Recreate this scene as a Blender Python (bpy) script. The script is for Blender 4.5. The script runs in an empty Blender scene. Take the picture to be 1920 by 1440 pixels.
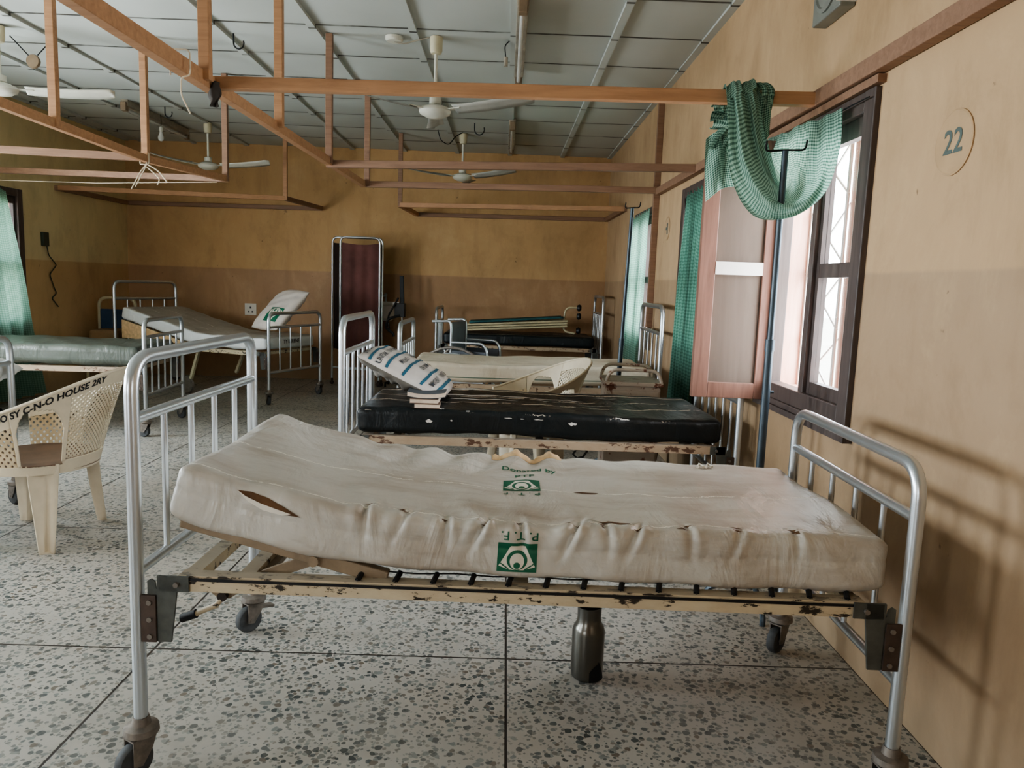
import bpy, bmesh, math, random
from mathutils import Vector, Matrix
random.seed(7)
S = bpy.context.scene
COL = S.collection
PI = math.pi
XR, XL, YB, YF, ZC, DADO = 1.271, -4.795, 9.714, -3.2, 2.93, 1.386

# ------------------------------------------------------------------ helpers
def clean(o, label=None, cat=None, group=None, kind=None):
    if label: o['label'] = label
    if cat: o['category'] = cat
    if group: o['group'] = group
    if kind: o['kind'] = kind
    return o

def thing(name, label, cat, loc=(0, 0, 0), rz=0.0, group=None):
    o = bpy.data.objects.new(name, None)
    o.empty_display_size = 0.05
    COL.objects.link(o)
    o.location = loc
    o.rotation_euler = (0, 0, rz)
    return clean(o, label, cat, group)

def fillet(pts, r, n=6):
    pts = [Vector(p) for p in pts]
    out = [pts[0]]
    for i in range(1, len(pts) - 1):
        a, b, c = pts[i - 1], pts[i], pts[i + 1]
        u, w = (a - b), (c - b)
        rr = min(r, u.length * .49, w.length * .49)
        p0, p1 = b + u.normalized() * rr, b + w.normalized() * rr
        for k in range(n + 1):
            t = k / n
            out.append(p0 * (1 - t) ** 2 + b * (2 * t * (1 - t)) + p1 * t * t)
    out.append(pts[-1])
    return out

class MB:
    def __init__(s):
        s.v, s.f, s.uv, s.mi = [], [], {}, []
    def add(s, vs, fs, uvs=None, m=0):
        b = len(s.v)
        s.v += [tuple(p) for p in vs]
        for f in fs:
            s.f.append(tuple(b + i for i in f)); s.mi.append(m)
        if uvs:
            for i, t in enumerate(uvs): s.uv[b + i] = t
        return b
    def box(s, c, d, rot=None, m=0):
        x, y, z = d[0] / 2, d[1] / 2, d[2] / 2
        vs = [Vector((sx * x, sy * y, sz * z)) for sx in (-1, 1) for sy in (-1, 1) for sz in (-1, 1)]
        if rot is not None: vs = [rot @ p for p in vs]
        vs = [p + Vector(c) for p in vs]
        s.add(vs, [(0, 1, 3, 2), (4, 6, 7, 5), (0, 4, 5, 1), (2, 3, 7, 6), (0, 2, 6, 4), (1, 5, 7, 3)], m=m)
        return s
    def box2(s, a, b, m=0):
        return s.box([(a[i] + b[i]) / 2 for i in range(3)], [abs(b[i] - a[i]) for i in range(3)], m=m)
    def bar(s, p, q, w, h, up=(0, 0, 1), m=0):
        p, q = Vector(p), Vector(q)
        d = (q - p); L = d.length; d.normalize()
        u = Vector(up); side = d.cross(u)
        if side.length < 1e-4: side = d.cross(Vector((1, 0, 0)))
        side.normalize(); u = side.cross(d)
        R = Matrix((d, side, u)).transposed()
        return s.box((p + q) / 2, (L, w, h), R, m)
    def tube(s, pts, r, seg=10, cap=True, closed=False, m=0):
        pts = [Vector(p) for p in pts]
        n = len(pts)
        rs = r if isinstance(r, (list, tuple)) else [r] * n
        t0 = (pts[1] - pts[0]).normalized()
        a = t0.cross(Vector((0, 0, 1)))
        if a.length < 1e-3: a = t0.cross(Vector((1, 0, 0)))
        a.normalize()
        vs = []
        for i in range(n):
            if closed: t = pts[(i + 1) % n] - pts[i - 1]
            elif i == 0: t = pts[1] - pts[0]
            elif i == n - 1: t = pts[-1] - pts[-2]
            else: t = (pts[i + 1] - pts[i]).normalized() + (pts[i] - pts[i - 1]).normalized()
            t.normalize()
            a = a - t * a.dot(t)
            if a.length < 1e-5: a = t.orthogonal()
            a.normalize(); b = t.cross(a)
            for k in range(seg):
                an = 2 * PI * k / seg
                vs.append(pts[i] + (a * math.cos(an) + b * math.sin(an)) * rs[i])
        fs = []
        for i in range(n if closed else n - 1):
            j = (i + 1) % n
            for k in range(seg):
                l = (k + 1) % seg
                fs.append((i * seg + k, i * seg + l, j * seg + l, j * seg + k))
        if cap and not closed:
            fs.append(tuple(reversed(range(seg))))
            fs.append(tuple((n - 1) * seg + k for k in range(seg)))
        s.add(vs, fs, m=m)
        return s
    def cyl(s, p, q, r, seg=16, m=0):
        return s.tube([p, q], r, seg, m=m)
    def lathe(s, c, prof, seg=24, axis='z', m=0):
        vs, fs = [], []
        n = len(prof)
        for (r, z) in prof:
            for k in range(seg):
                an = 2 * PI * k / seg
                x, y = r * math.cos(an), r * math.sin(an)
                p = {'z': (x, y, z), 'x': (z, x, y), 'y': (y, z, x)}[axis]
                vs.append(Vector(p) + Vector(c))
        for i in range(n - 1):
            for k in range(seg):
                l = (k + 1) % seg
                fs.append((i * seg + k, i * seg + l, (i + 1) * seg + l, (i + 1) * seg + k))
        if prof[0][0] > 1e-4: fs.append(tuple(reversed(range(seg))))
        if prof[-1][0] > 1e-4: fs.append(tuple((n - 1) * seg + k for k in range(seg)))
        s.add(vs, fs, m=m)
        return s
    def grid(s, fn, nu, nv, uvfn=None, skip=None, m=0, closed_u=False):
        vs, uvs, fs = [], [], []
        for i in range(nu + 1):
            for j in range(nv + 1):
                u, w = i / nu, j / nv
                vs.append(fn(u, w))
                uvs.append(uvfn(u, w) if uvfn else (u, w))
        for i in range(nu):
            for j in range(nv):
                if skip and skip((i + .5) / nu, (j + .5) / nv): continue
                a = i * (nv + 1) + j
                fs.append((a, a + nv + 1, a + nv + 2, a + 1))
        s.add(vs, fs, uvs, m)
        return s
    def prism(s, poly, z0, z1, M=None, m=0):
        n = len(poly)
        vs = [Vector((x, y, z0)) for x, y in poly] + [Vector((x, y, z1)) for x, y in poly]
        if M is not None: vs = [M @ p for p in vs]
        fs = [tuple(reversed(range(n))), tuple(range(n, 2 * n))]
        fs += [(i, (i + 1) % n, n + (i + 1) % n, n + i) for i in range(n)]
        s.add(vs, fs, m=m)
        return s
    def build(s, name, mats, parent=None, smooth=40, loc=None, bevel=0, solid=0, merge=True):
        me = bpy.data.meshes.new(name)
        me.from_pydata(s.v, [], s.f)
        if s.uv:
            lay = me.uv_layers.new(name='UVMap')
            for l in me.loops:
                lay.data[l.index].uv = s.uv.get(l.vertex_index, (0, 0))
        if not isinstance(mats, (list, tuple)): mats = [mats]
        for m in mats: me.materials.append(m)
        if len(mats) > 1: me.polygons.foreach_set('material_index', s.mi)
        bm = bmesh.new(); bm.from_mesh(me)
        bmesh.ops.recalc_face_normals(bm, faces=bm.faces)
        bm.to_mesh(me); bm.free()
        if smooth:
            me.polygons.foreach_set('use_smooth', [True] * len(me.polygons))
            me.set_sharp_from_angle(angle=math.radians(smooth))
        me.update()
        o = bpy.data.objects.new(name, me)
        COL.objects.link(o)
        if parent: o.parent = parent
        if loc: o.location = loc
        if bevel:
            b = o.modifiers.new('bevel', 'BEVEL'); b.width = bevel; b.segments = 2; b.limit_method = 'ANGLE'
        if solid:
            b = o.modifiers.new('solid', 'SOLIDIFY'); b.thickness = solid; b.offset = 0
        return o

def copy_tree(o, parent=None):
    c = o.copy(); COL.objects.link(c)
    if parent: c.parent = parent
    for ch in list(o.children): copy_tree(ch, c)
    return c

# ------------------------------------------------------------------ materials
def srgb(r, g, b):
    def f(c):
        c /= 255.0
        return c / 12.92 if c <= .04045 else ((c + .055) / 1.055) ** 2.4
    return (f(r), f(g), f(b), 1)

class NT:
    def __init__(s, name):
        s.m = bpy.data.materials.new(name); s.m.use_nodes = True
        s.t = s.m.node_tree; s.t.nodes.clear()
        s.out = s.n('ShaderNodeOutputMaterial')
        s.bsdf = s.n('ShaderNodeBsdfPrincipled')
        s.l(s.bsdf.outputs[0], s.out.inputs[0])
    def n(s, typ, **kw):
        nd = s.t.nodes.new(typ)
        for k, v in kw.items(): setattr(nd, k, v)
        return nd
    def l(s, a, b): s.t.links.new(a, b)
    def val(s, sock, v):
        if hasattr(v, 'is_linked') or isinstance(v, bpy.types.NodeSocket): s.l(v, sock)
        else: sock.default_value = v
    def coord(s, which='Object'):
        return s.n('ShaderNodeTexCoord').outputs[which]
    def mapping(s, vec, scale=(1, 1, 1), loc=(0, 0, 0), rot=(0, 0, 0)):
        m = s.n('ShaderNodeMapping'); s.l(vec, m.inputs[0])
        m.inputs['Scale'].default_value = scale; m.inputs['Location'].default_value = loc; m.inputs['Rotation'].default_value = rot
        return m.outputs[0]
    def noise(s, vec, scale, detail=4, rough=.6, dist=0):
        t = s.n('ShaderNodeTexNoise'); s.l(vec, t.inputs['Vector'])
        t.inputs['Scale'].default_value = scale; t.inputs['Detail'].default_value = detail
        t.inputs['Roughness'].default_value = rough; t.inputs['Distortion'].default_value = dist
        return t.outputs['Fac']
    def math(s, op, a, b=0.0, c=0.0, clamp=False):
        m = s.n('ShaderNodeMath', operation=op); m.use_clamp = clamp
        s.val(m.inputs[0], a); s.val(m.inputs[1], b)
        if len(m.inputs) > 2: s.val(m.inputs[2], c)
        return m.outputs[0]
    def ramp(s, fac, stops):
        r = s.n('ShaderNodeValToRGB'); s.l(fac, r.inputs[0])
        e = r.color_ramp.elements
        while len(e) < len(stops): e.new(.5)
        for k, (p, c) in enumerate(stops):
            e[k].position = p; e[k].color = c if len(c) == 4 else (*c, 1)
        return r.outputs[0]
    def step(s, fac, a, b):
        m = s.n('ShaderNodeMapRange'); s.l(fac, m.inputs[0]); m.inputs[1].default_value = a; m.inputs[2].default_value = b
        return m.outputs[0]
    def mix(s, fac, a, b, mode='MIX'):
        m = s.n('ShaderNodeMix', data_type='RGBA', blend_type=mode)
        s.val(m.inputs[0], fac)
        s.val(m.inputs[6], a); s.val(m.inputs[7], b)
        return m.outputs[2]
    def xyz(s, vec):
        x = s.n('ShaderNodeSeparateXYZ'); s.l(vec, x.inputs[0]); return x.outputs
    def bump(s, h, strength=.3, dist=.01):
        b = s.n('ShaderNodeBump'); s.l(h, b.inputs['Height'])
        b.inputs['Strength'].default_value = strength; b.inputs['Distance'].default_value = dist
        s.l(b.outputs[0], s.bsdf.inputs['Normal'])
    def fin(s, col=None, rough=None, metal=None):
        if col is not None: s.val(s.bsdf.inputs['Base Color'], col)
        if rough is not None: s.val(s.bsdf.inputs['Roughness'], rough)
        if metal is not None: s.val(s.bsdf.inputs['Metallic'], metal)
        return s.m

def plain(name, c, rough=.55, metal=0, var=.15, scale=8, spec=None):
    t = NT(name); c = srgb(*c)
    v = t.noise(t.coord(), scale, 5)
    dark = tuple(x * (1 - var * 1.6) for x in c[:3]) + (1,)
    lite = tuple(min(1, x * (1 + var)) for x in c[:3]) + (1,)
    col = t.ramp(v, [(.25, dark), (.75, lite)])
    m = t.fin(col, rough, metal)
    if spec is not None: t.bsdf.inputs['Specular IOR Level'].default_value = spec
    return m

def worn(name, c, under, amt=.5, rough=.5, scale=14, stretch=(1, 1, 1), metal=0):
    """paint chipped through to what is under it"""
    t = NT(name); v = t.mapping(t.coord(), stretch)
    a = t.noise(v, scale, 8, .72); b = t.noise(v, scale * .25, 3)
    k = t.math('ADD', a, t.math('MULTIPLY', b, .55))
    f = t.step(k, amt, amt + .03)
    base = t.mix(t.noise(v, scale * .6, 5), tuple(x * .8 for x in srgb(*c)[:3]) + (1,), srgb(*c))
    base = t.mix(t.math('MULTIPLY', t.step(t.noise(v, 5, 6, .7), .42, .7), .35), base, srgb(142, 108, 78))
    col = t.mix(f, base, srgb(*under))
    nz = t.xyz(t.n('ShaderNodeNewGeometry').outputs['Normal'])[2]
    col = t.mix(t.math('MULTIPLY', t.step(nz, .6, .9), .6), col, srgb(150, 142, 130))
    t.bump(f, -.25, .002)
    return t.fin(col, rough, metal)

def wall_mat(name, up, lo, blotch=1.0):
    t = NT(name); P = t.coord(); X = t.xyz(P)
    n1 = t.noise(P, .9, 5); n2 = t.noise(P, 6, 6, .7)
    st = t.noise(t.mapping(P, (2.2, 2.2, .4)), 3, 6, .65)
    zz = t.math('ADD', X[2], t.math('MULTIPLY', n2, .012))
    d = t.step(zz, DADO + .012, DADO)
    col = t.mix(d, srgb(*up), srgb(*lo))
    dirt = t.step(st, .52, .8)
    col = t.mix(t.math('MULTIPLY', dirt, .2 * blotch), col, srgb(96, 74, 48))
    col = t.mix(t.math('MULTIPLY', t.step(n1, .45, .75), .28 * blotch), col, srgb(118, 92, 58))
    bl = t.noise(t.mapping(P, (1, 1, .6)), 2.3, 8, .72, .4)
    col = t.mix(t.math('MULTIPLY', t.step(bl, .5, .7), .3 * blotch), col, srgb(112, 84, 54))
    col = t.mix(t.math('MULTIPLY', t.step(bl, .46, .3), .22), col, srgb(226, 198, 156))
    mk = t.noise(t.mapping(P, (1, 1, .55)), 13, 3, .6)
    col = t.mix(t.math('MULTIPLY', t.step(mk, .735, .76), .55), col, srgb(84, 60, 40))
    sp = t.noise(P, 26, 3, .5)
    col = t.mix(t.math('MULTIPLY', t.step(sp, .74, .78), .5), col, srgb(70, 52, 36))
    low = t.step(X[2], .35, 0.0)
    col = t.mix(t.math('MULTIPLY', low, t.math('ADD', t.math('MULTIPLY', n2, .8), .05)), col, srgb(150, 135, 112))
    t.bump(t.math('ADD', n2, t.math('MULTIPLY', n1, 2)), .12, .01)
    r = t.math('SUBTRACT', .85, t.math('MULTIPLY', d, .25))
    return t.fin(col, r)

def floor_mat():
    t = NT('terrazzo'); P = t.coord(); X = t.xyz(P)
    wob = t.n('ShaderNodeTexNoise'); t.l(P, wob.inputs['Vector']); wob.inputs['Scale'].default_value = 48
    add = t.n('ShaderNodeVectorMath', operation='MULTIPLY_ADD')
    t.l(wob.outputs['Color'], add.inputs[0]); add.inputs[1].default_value = (.011, .011, 0); t.l(P, add.inputs[2])
    def chips(scale, thr, keep, seed):
        v = t.n('ShaderNodeTexVoronoi', feature='F1')
        t.l(t.mapping(add.outputs[0], (1, 1.0, 1), (seed, seed * 1.7, 0), (0, 0, seed)), v.inputs['Vector'])
        v.inputs['Scale'].default_value = scale
        rnd = t.xyz(v.outputs['Color'])
        on = t.math('GREATER_THAN', rnd[0], keep)
        size = t.math('MULTIPLY_ADD', rnd[1], thr * .75, thr * .45)
        inn = t.step(t.math('SUBTRACT', size, v.outputs['Distance']), 0, .05)
        return t.math('MULTIPLY', on, inn), rnd[2]
    c1, r1 = chips(46, .5, .16, 0.3)
    c2, r2 = chips(74, .48, .22, 1.9)
    big = t.noise(P, .8, 3)
    base = t.mix(t.noise(P, 2.2, 6, .7), srgb(160, 157, 150), srgb(196, 192, 184))
    base = t.mix(t.math('MULTIPLY', t.step(big, .5, .75), .4), base, srgb(170, 146, 122))
    chip = lambda r: t.ramp(r, [(0, srgb(66, 72, 72)), (.45, srgb(96, 104, 104)), (.8, srgb(134, 140, 136)), (1, srgb(112, 102, 90))])
    dust = t.step(t.noise(P, 1.9, 5, .6), .68, .36)
    col = t.mix(t.math('MULTIPLY', c2, t.math('MULTIPLY_ADD', dust, .5, .3)), base, chip(r2))
    col = t.mix(t.math('MULTIPLY', c1, t.math('MULTIPLY_ADD', dust, .4, .6)), col, chip(r1))
    dirt = t.noise(P, 1.3, 6, .65)
    col = t.mix(t.math('MULTIPLY', t.step(dirt, .52, .74), .38), col, srgb(104, 92, 80))
    s = 1.226
    def groove(c, o):
        f = t.math('FRACT', t.math('DIVIDE', t.math('SUBTRACT', c, o - s * 20 - s / 2), s))
        return t.step(t.math('ABSOLUTE', t.math('SUBTRACT', f, .5)), .0042, .0026)
    g = t.math('MAXIMUM', groove(X[0], .046), groove(X[1], 2.492))
    col = t.mix(g, col, srgb(58, 52, 48))
    t.bump(t.math('MULTIPLY', g, -1), .4, .003)
    return t.fin(col, t.math('MULTIPLY_ADD', dirt, .35, .24))

def ceil_mat():
    t = NT('ceiling_board'); P = t.coord(); X = t.xyz(P)
    n = t.noise(P, 1.1, 5); n2 = t.noise(P, 9, 6, .7)
    col = t.mix(n, srgb(178, 181, 176), srgb(198, 201, 196))
    s = .655
    f = t.math('FRACT', t.math('DIVIDE', t.math('ADD', X[1], t.math('MULTIPLY_ADD', n2, .012, s * 20.5 - 5.15)), s))
    d = t.math('ABSOLUTE', t.math('SUBTRACT', f, .5))
    line = t.step(d, .03, .01)
    lm = t.step(t.noise(P, 1.7, 4, .7), .25, .5)
    col = t.mix(t.math('MULTIPLY', line, lm), col, srgb(58, 54, 46))
    soft = t.math('MULTIPLY', t.step(d, .14, 0), t.step(t.noise(P, 2.6, 5), .45, .8))
    col = t.mix(t.math('MULTIPLY', soft, .45), col, srgb(126, 120, 104))
    col = t.mix(t.math('MULTIPLY', t.step(n2, .68, .8), .35), col, srgb(140, 136, 124))
    t.bump(n2, .1, .01)
    return t.fin(col, .8)

def wood_mat(name, a, b, scale=1.0, rough=.6, stretch=(1.5, 24, 24)):
    t = NT(name); P = t.coord()
    v = t.mapping(P, tuple(x * scale for x in stretch))
    n = t.noise(v, 1.6, 6, .65, .6); k = t.noise(P, 7, 4)
    col = t.ramp(n, [(.3, srgb(*a)), (.7, srgb(*b))])
    col = t.mix(t.math('MULTIPLY', t.step(k, .66, .78), .45), col, tuple(x * .45 for x in srgb(*a)[:3]) + (1,))
    t.bump(n, .1, .004)
    return t.fin(col, rough)

def steel_mat(name, c=(170, 176, 182), rough=.32, metal=.85):
    t = NT(name); P = t.coord()
    n = t.noise(t.mapping(P, (1, 1, .5)), 5, 3, .5); f = t.noise(P, 6, 2)
    col = t.mix(t.step(n, .52, .9), srgb(*c), srgb(c[0] - 14, c[1] - 15, c[2] - 17))
    r = t.math('MULTIPLY_ADD', f, .1, rough - .05)
    return t.fin(col, r, metal)

def gingham(name, dark, lite, period=.016, trans=.35):
    t = NT(name); U = t.xyz(t.coord('UV'))
    def band(c):
        f = t.math('FRACT', t.math('DIVIDE', c, period))
        return t.step(t.math('ABSOLUTE', t.math('SUBTRACT', f, .5)), .2, .27)
    a, b = band(U[0]), band(U[1])
    s = t.math('MULTIPLY', t.math('ADD', a, b), .5)
    col = t.ramp(s, [(0, srgb(*dark)), (.5, tuple((srgb(*dark)[i] * .6 + srgb(*lite)[i] * .4) for i in range(4))), (1, srgb(*lite))])
    tr = t.n('ShaderNodeBsdfTranslucent'); t.l(col, tr.inputs[0])
    mx = t.n('ShaderNodeMixShader'); mx.inputs[0].default_value = trans
    t.fin(col, .9)
    t.l(t.bsdf.outputs[0], mx.inputs[1]); t.l(tr.outputs[0], mx.inputs[2]); t.l(mx.outputs[0], t.out.inputs[0])
    return t.m

def vinyl_mat(name, c, stain, cracks, crackcol, crackamt=.5, dirt=.5, rough=.5, seam=None):
    """mattress cover: UV = metres along, metres round from the near bottom edge"""
    t = NT(name); UV = t.coord('UV'); U = t.xyz(UV)
    n = t.noise(t.mapping(UV, (1, 1, 1)), 5, 6, .65); n2 = t.noise(UV, 40, 5, .7); big = t.noise(t.mapping(UV, (.8, 2.2, 1)), 3, 4)
    col = t.mix(n, tuple(x * .86 for x in srgb(*c)[:3]) + (1,), srgb(*c))
    col = t.mix(t.math('MULTIPLY', t.step(big, .46, .72), dirt), col, srgb(*stain))
    smear = t.noise(t.mapping(UV, (1.5, 9, 1), rot=(0, 0, .5)), 2.4, 5, .7)
    col = t.mix(t.math('MULTIPLY', t.step(smear, .55, .8), dirt * .6), col, tuple(x * .6 for x in srgb(*stain)[:3]) + (1,))
    tot = None
    wob = t.math('MULTIPLY_ADD', t.noise(t.mapping(UV, (9, 3, 1)), 2.2, 6, .75), .05, -.025)
    for (v0, w, amt) in cracks:
        dd = t.math('ABSOLUTE', t.math('ADD', t.math('SUBTRACT', U[1], v0), wob))
        k = t.step(dd, w, w * .35)
        gate = t.step(t.noise(t.mapping(UV, (5, 1.5, 1), (v0 * 9, 0, 0)), 1.6, 5, .75), amt, amt + .05)
        k = t.math('MULTIPLY', k, gate)
        tot = k if tot is None else t.math('MAXIMUM', tot, k)
    if tot is not None: col = t.mix(tot, col, srgb(*crackcol))
    if seam:
        for sv, sc in seam:
            k = t.step(t.math('ABSOLUTE', t.math('SUBTRACT', U[1], sv)), .0045, .003)
            col = t.mix(k, col, srgb(*sc))
    h = t.math('ADD', t.math('MULTIPLY', n, .8), t.math('MULTIPLY', n2, .10))
    h = t.math('ADD', h, t.math('MULTIPLY', t.noise(t.mapping(UV, (1.6, .7, 1), rot=(0, 0, .45)), 4.5, 4, .55, 1.2), 2.2))
    if tot is not None: h = t.math('SUBTRACT', h, t.math('MULTIPLY', tot, .4))
    t.bump(h, .42, .014)
    return t.fin(col, rough)

def white_sided(m, side):
    """keep the sides of a mattress paler than its dusty top"""
    t = m.node_tree; b = next(n for n in t.nodes if n.type == 'BSDF_PRINCIPLED')
    src = b.inputs['Base Color'].links[0].from_socket
    g = t.nodes.new('ShaderNodeNewGeometry'); x = t.nodes.new('ShaderNodeSeparateXYZ'); t.links.new(g.outputs['True Normal'], x.inputs[0])
    mr = t.nodes.new('ShaderNodeMapRange'); t.links.new(x.outputs[2], mr.inputs[0]); mr.inputs[1].default_value = .55; mr.inputs[2].default_value = .8
    mx = t.nodes.new('ShaderNodeMix'); mx.data_type = 'RGBA'; t.links.new(mr.outputs[0], mx.inputs[0]); mx.inputs[6].default_value = srgb(*side); t.links.new(src, mx.inputs[7])
    t.links.new(mx.outputs[2], b.inputs['Base Color'])
    return m

def glass_mat():
    t = NT('window_glass')
    tr = t.n('ShaderNodeBsdfTransparent'); tr.inputs[0].default_value = (.93, .95, .96, 1)
    gl = t.n('ShaderNodeBsdfGlossy'); gl.inputs['Roughness'].default_value = .08
    f = t.noise(t.coord(), 3, 3)
    mx = t.n('ShaderNodeMixShader'); t.l(t.math('MULTIPLY_ADD', f, .06, .05), mx.inputs[0])
    t.l(tr.outputs[0], mx.inputs[1]); t.l(gl.outputs[0], mx.inputs[2]); t.l(mx.outputs[0], t.out.inputs[0])
    return t.m

def plastic_perf(name, c, period=.016, r=.33):
    """moulded plastic with small round perforations laid out on the UVs (metres)"""
    t = NT(name); UV = t.coord('UV'); P = t.coord()
    v = t.mapping(UV, (1 / period, 1 / period, 1), rot=(0, 0, PI / 4))
    X = t.xyz(v)
    a = t.math('SUBTRACT', t.math('FRACT', X[0]), .5); b = t.math('SUBTRACT', t.math('FRACT', X[1]), .5)
    d = t.math('SQRT', t.math('ADD', t.math('MULTIPLY', a, a), t.math('MULTIPLY', b, b)))
    hole = t.math('LESS_THAN', d, r)
    n = t.noise(P, 4, 5, .6)
    col = t.mix(t.step(n, .45, .8), srgb(*c), srgb(c[0] - 40, c[1] - 50, c[2] - 60))
    t.fin(col, .45)
    tr = t.n('ShaderNodeBsdfTransparent'); mx = t.n('ShaderNodeMixShader')
    t.l(hole, mx.inputs[0]); t.l(t.bsdf.outputs[0], mx.inputs[1]); t.l(tr.outputs[0], mx.inputs[2]); t.l(mx.outputs[0], t.out.inputs[0])
    return t.m

M = {}
M['wall'] = wall_mat('ochre_wall_paint', (198, 162, 118), (170, 133, 98))
M['wall_r'] = wall_mat('ochre_wall_paint_lit', (192, 162, 128), (174, 147, 118), .9)  # copy of the wall paint tinted for the window-lit side
M['wall_l'] = wall_mat('ochre_wall_paint_brightened', (222, 202, 158), (204, 170, 126), .8)  # wall paint made paler to put light on the dim left wall
M['floor'] = floor_mat()
M['ceil'] = ceil_mat()
M['batten'] = plain('ceiling_batten_paint', (206, 206, 198), .7, 0, .2, 3)
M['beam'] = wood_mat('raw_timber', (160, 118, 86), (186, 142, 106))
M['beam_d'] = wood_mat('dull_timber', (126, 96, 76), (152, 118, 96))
M['frame'] = wood_mat('dark_window_wood', (66, 56, 54), (94, 82, 78), 1, .5, (24, 24, 1.5))
M['reveal'] = wood_mat('pink_window_wood', (196, 146, 126), (222, 182, 164), 1, .5, (20, 20, 1.5))
M['sash'] = wood_mat('sash_wood', (112, 80, 68), (146, 108, 94), 1, .5, (24, 24, 1.5))
M['ply'] = wood_mat('grey_plywood', (94, 80, 70), (112, 97, 86), .4, .6, (18, 18, 2))
M['white_glare_paint'] = plain('white_paint_and_glare', (235, 232, 226), .5, 0, .06)  # white paint; on shutter rail and bars it stands in for glare
M['steel'] = steel_mat('bright_bed_tube', (206, 212, 218), .3, .9)
M['steel_d'] = steel_mat('dull_bed_tube', (180, 184, 186), .36, .85)
M['castm'] = plain('dusty_caster_metal', (132, 124, 116), .5, .4, .3, 30)
M['castm_d'] = plain('dark_caster_metal', (62, 52, 48), .6, .3, .3, 30)
M['rubber'] = plain('grey_wheel_rubber', (74, 76, 78), .7, 0, .25, 30)
M['rail'] = worn('chipped_cream_paint', (214, 200, 172), (52, 44, 36), .87, .5, 20, (1, 2.2, 2.2))
M['rail_d'] = worn('rusty_cream_paint', (190, 168, 144), (98, 70, 54), .86, .55, 18, (1, 2, 2))
M['bracket'] = plain('dark_steel_bracket', (92, 94, 90), .5, .3, .3, 14)
M['plate'] = plain('brown_steel_plate', (88, 74, 66), .6, .3, .3, 14)
M['black'] = plain('black_rubber', (24, 24, 26), .5, 0, .2)
M['green_ink'] = plain('green_print', (24, 100, 74), .5, 0, .08)
M['black_ink'] = plain('black_marker', (34, 32, 32), .7, 0, .1)
M['grey_ink'] = plain('grey_print', (66, 70, 76), .8, 0, .1)
M['blue_ink'] = plain('blue_print', (54, 104, 128), .8, 0, .1)
M['vinyl_white'] = plain('torn_vinyl_edge', (226, 220, 208), .6, 0, .08)
M['tan_metal'] = plain('tan_enamel', (150, 132, 110), .5, 0, .22, 12)
M['foam'] = plain('old_foam', (214, 182, 142), .95, 0, .2, 30)
M['brown_hole'] = plain('dark_foam_in_tear', (108, 78, 52), .95, 0, .3, 20)
M['mat1'] = vinyl_mat('pale_vinyl', (206, 202, 194), (146, 124, 102), [(.152, .0045, .42), (.47, .0045, .42)], (240, 236, 226), dirt=.62, rough=.4)
M['mat2'] = vinyl_mat('black_vinyl', (10, 18, 21), (26, 24, 21), [(.36, .012, .44), (.56, .010, .44), (.78, .014, .38), (.085, .002, .55)], (214, 196, 178), dirt=.7, rough=.42)
M['mat3'] = vinyl_mat('cream_cotton', (218, 206, 186), (176, 152, 126), [], (0, 0, 0), dirt=.55, rough=.9, seam=[(.125, (86, 104, 90)), (.004, (96, 112, 98))])
M['mat4'] = vinyl_mat('dark_teal_vinyl', (12, 24, 30), (22, 26, 26), [(.14, .012, .5), (.4, .02, .5)], (206, 190, 172), dirt=.62, rough=.45)
M['mat5'] = white_sided(vinyl_mat('dusty_white_vinyl', (176, 172, 164), (140, 132, 122), [(.35, .006, .5), (.55, .006, .5)], (226, 224, 220), dirt=.6, rough=.42), (216, 218, 218))
M['mat6'] = vinyl_mat('grey_green_vinyl', (92, 98, 90), (68, 72, 64), [(.3, .004, .56)], (170, 166, 148), dirt=.6, rough=.42)
M['mat5side'] = plain('white_mattress_side', (222, 222, 220), .6, 0, .08)
M['plastic'] = plain('cream_plastic', (216, 202, 178), .42, 0, .14, 4)
M['plastic_perf'] = plastic_perf('perforated_cream_plastic', (216, 204, 180))
M['plastic_perf2'] = plastic_perf('coarse_perforated_plastic', (212, 194, 164), .024, .26)
M['seat_brown'] = plain('brown_plastic_seat', (118, 94, 78), .6, 0, .2)  # seat darker and browner than the shell
M['gingham'] = gingham('green_gingham', (34, 76, 64), (158, 190, 172), .0115)
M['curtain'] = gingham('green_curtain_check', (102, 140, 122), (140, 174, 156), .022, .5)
M['curtain_d'] = gingham('shaded_green_curtain', (44, 78, 64), (76, 110, 96), .022, .2)  # curtain cloth darkened, its shade put into the colour
M['screen_cloth'] = plain('maroon_cloth', (112, 74, 70), .95, 0, .2, 5)
M['screen_cloth_d'] = plain('dark_brown_cloth', (44, 30, 24), .95, 0, .2, 5)
M['ivpole'] = plain('blue_grey_pole_paint', (74, 84, 92), .4, .5, .2, 10)
M['darkmetal'] = plain('dark_metal', (36, 38, 40), .5, .5, .2)
M['fanwhite'] = plain('fan_enamel', (214, 212, 200), .4, 0, .08)
M['fangrey'] = plain('fan_blade_grey', (172, 170, 162), .5, 0, .12)
M['cream_metal'] = plain('cream_metal', (204, 196, 168), .5, 0, .12)
M['tube_old'] = plain('dirty_light_fitting', (164, 156, 142), .5, 0, .25, 10)
M['tube_glass'] = plain('tube_glass', (206, 206, 202), .25, 0, .05)
M['lampholder'] = plain('brown_lampholder', (140, 120, 98), .5, 0, .2)
M['bottle'] = steel_mat('bottle_steel', (108, 106, 100), .3, .9)
M['locker'] = worn('peeling_locker_paint', (206, 192, 176), (120, 76, 58), .84, .55, 12)
M['greyvinyl'] = plain('grey_wheelchair_vinyl', (92, 98, 106), .5, 0, .15)
M['book_pages'] = plain('book_pages', (226, 206, 188), .9, 0, .08, 40)
M['book_dark'] = plain('dark_book_cover', (78, 84, 90), .6, 0, .12)
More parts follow.
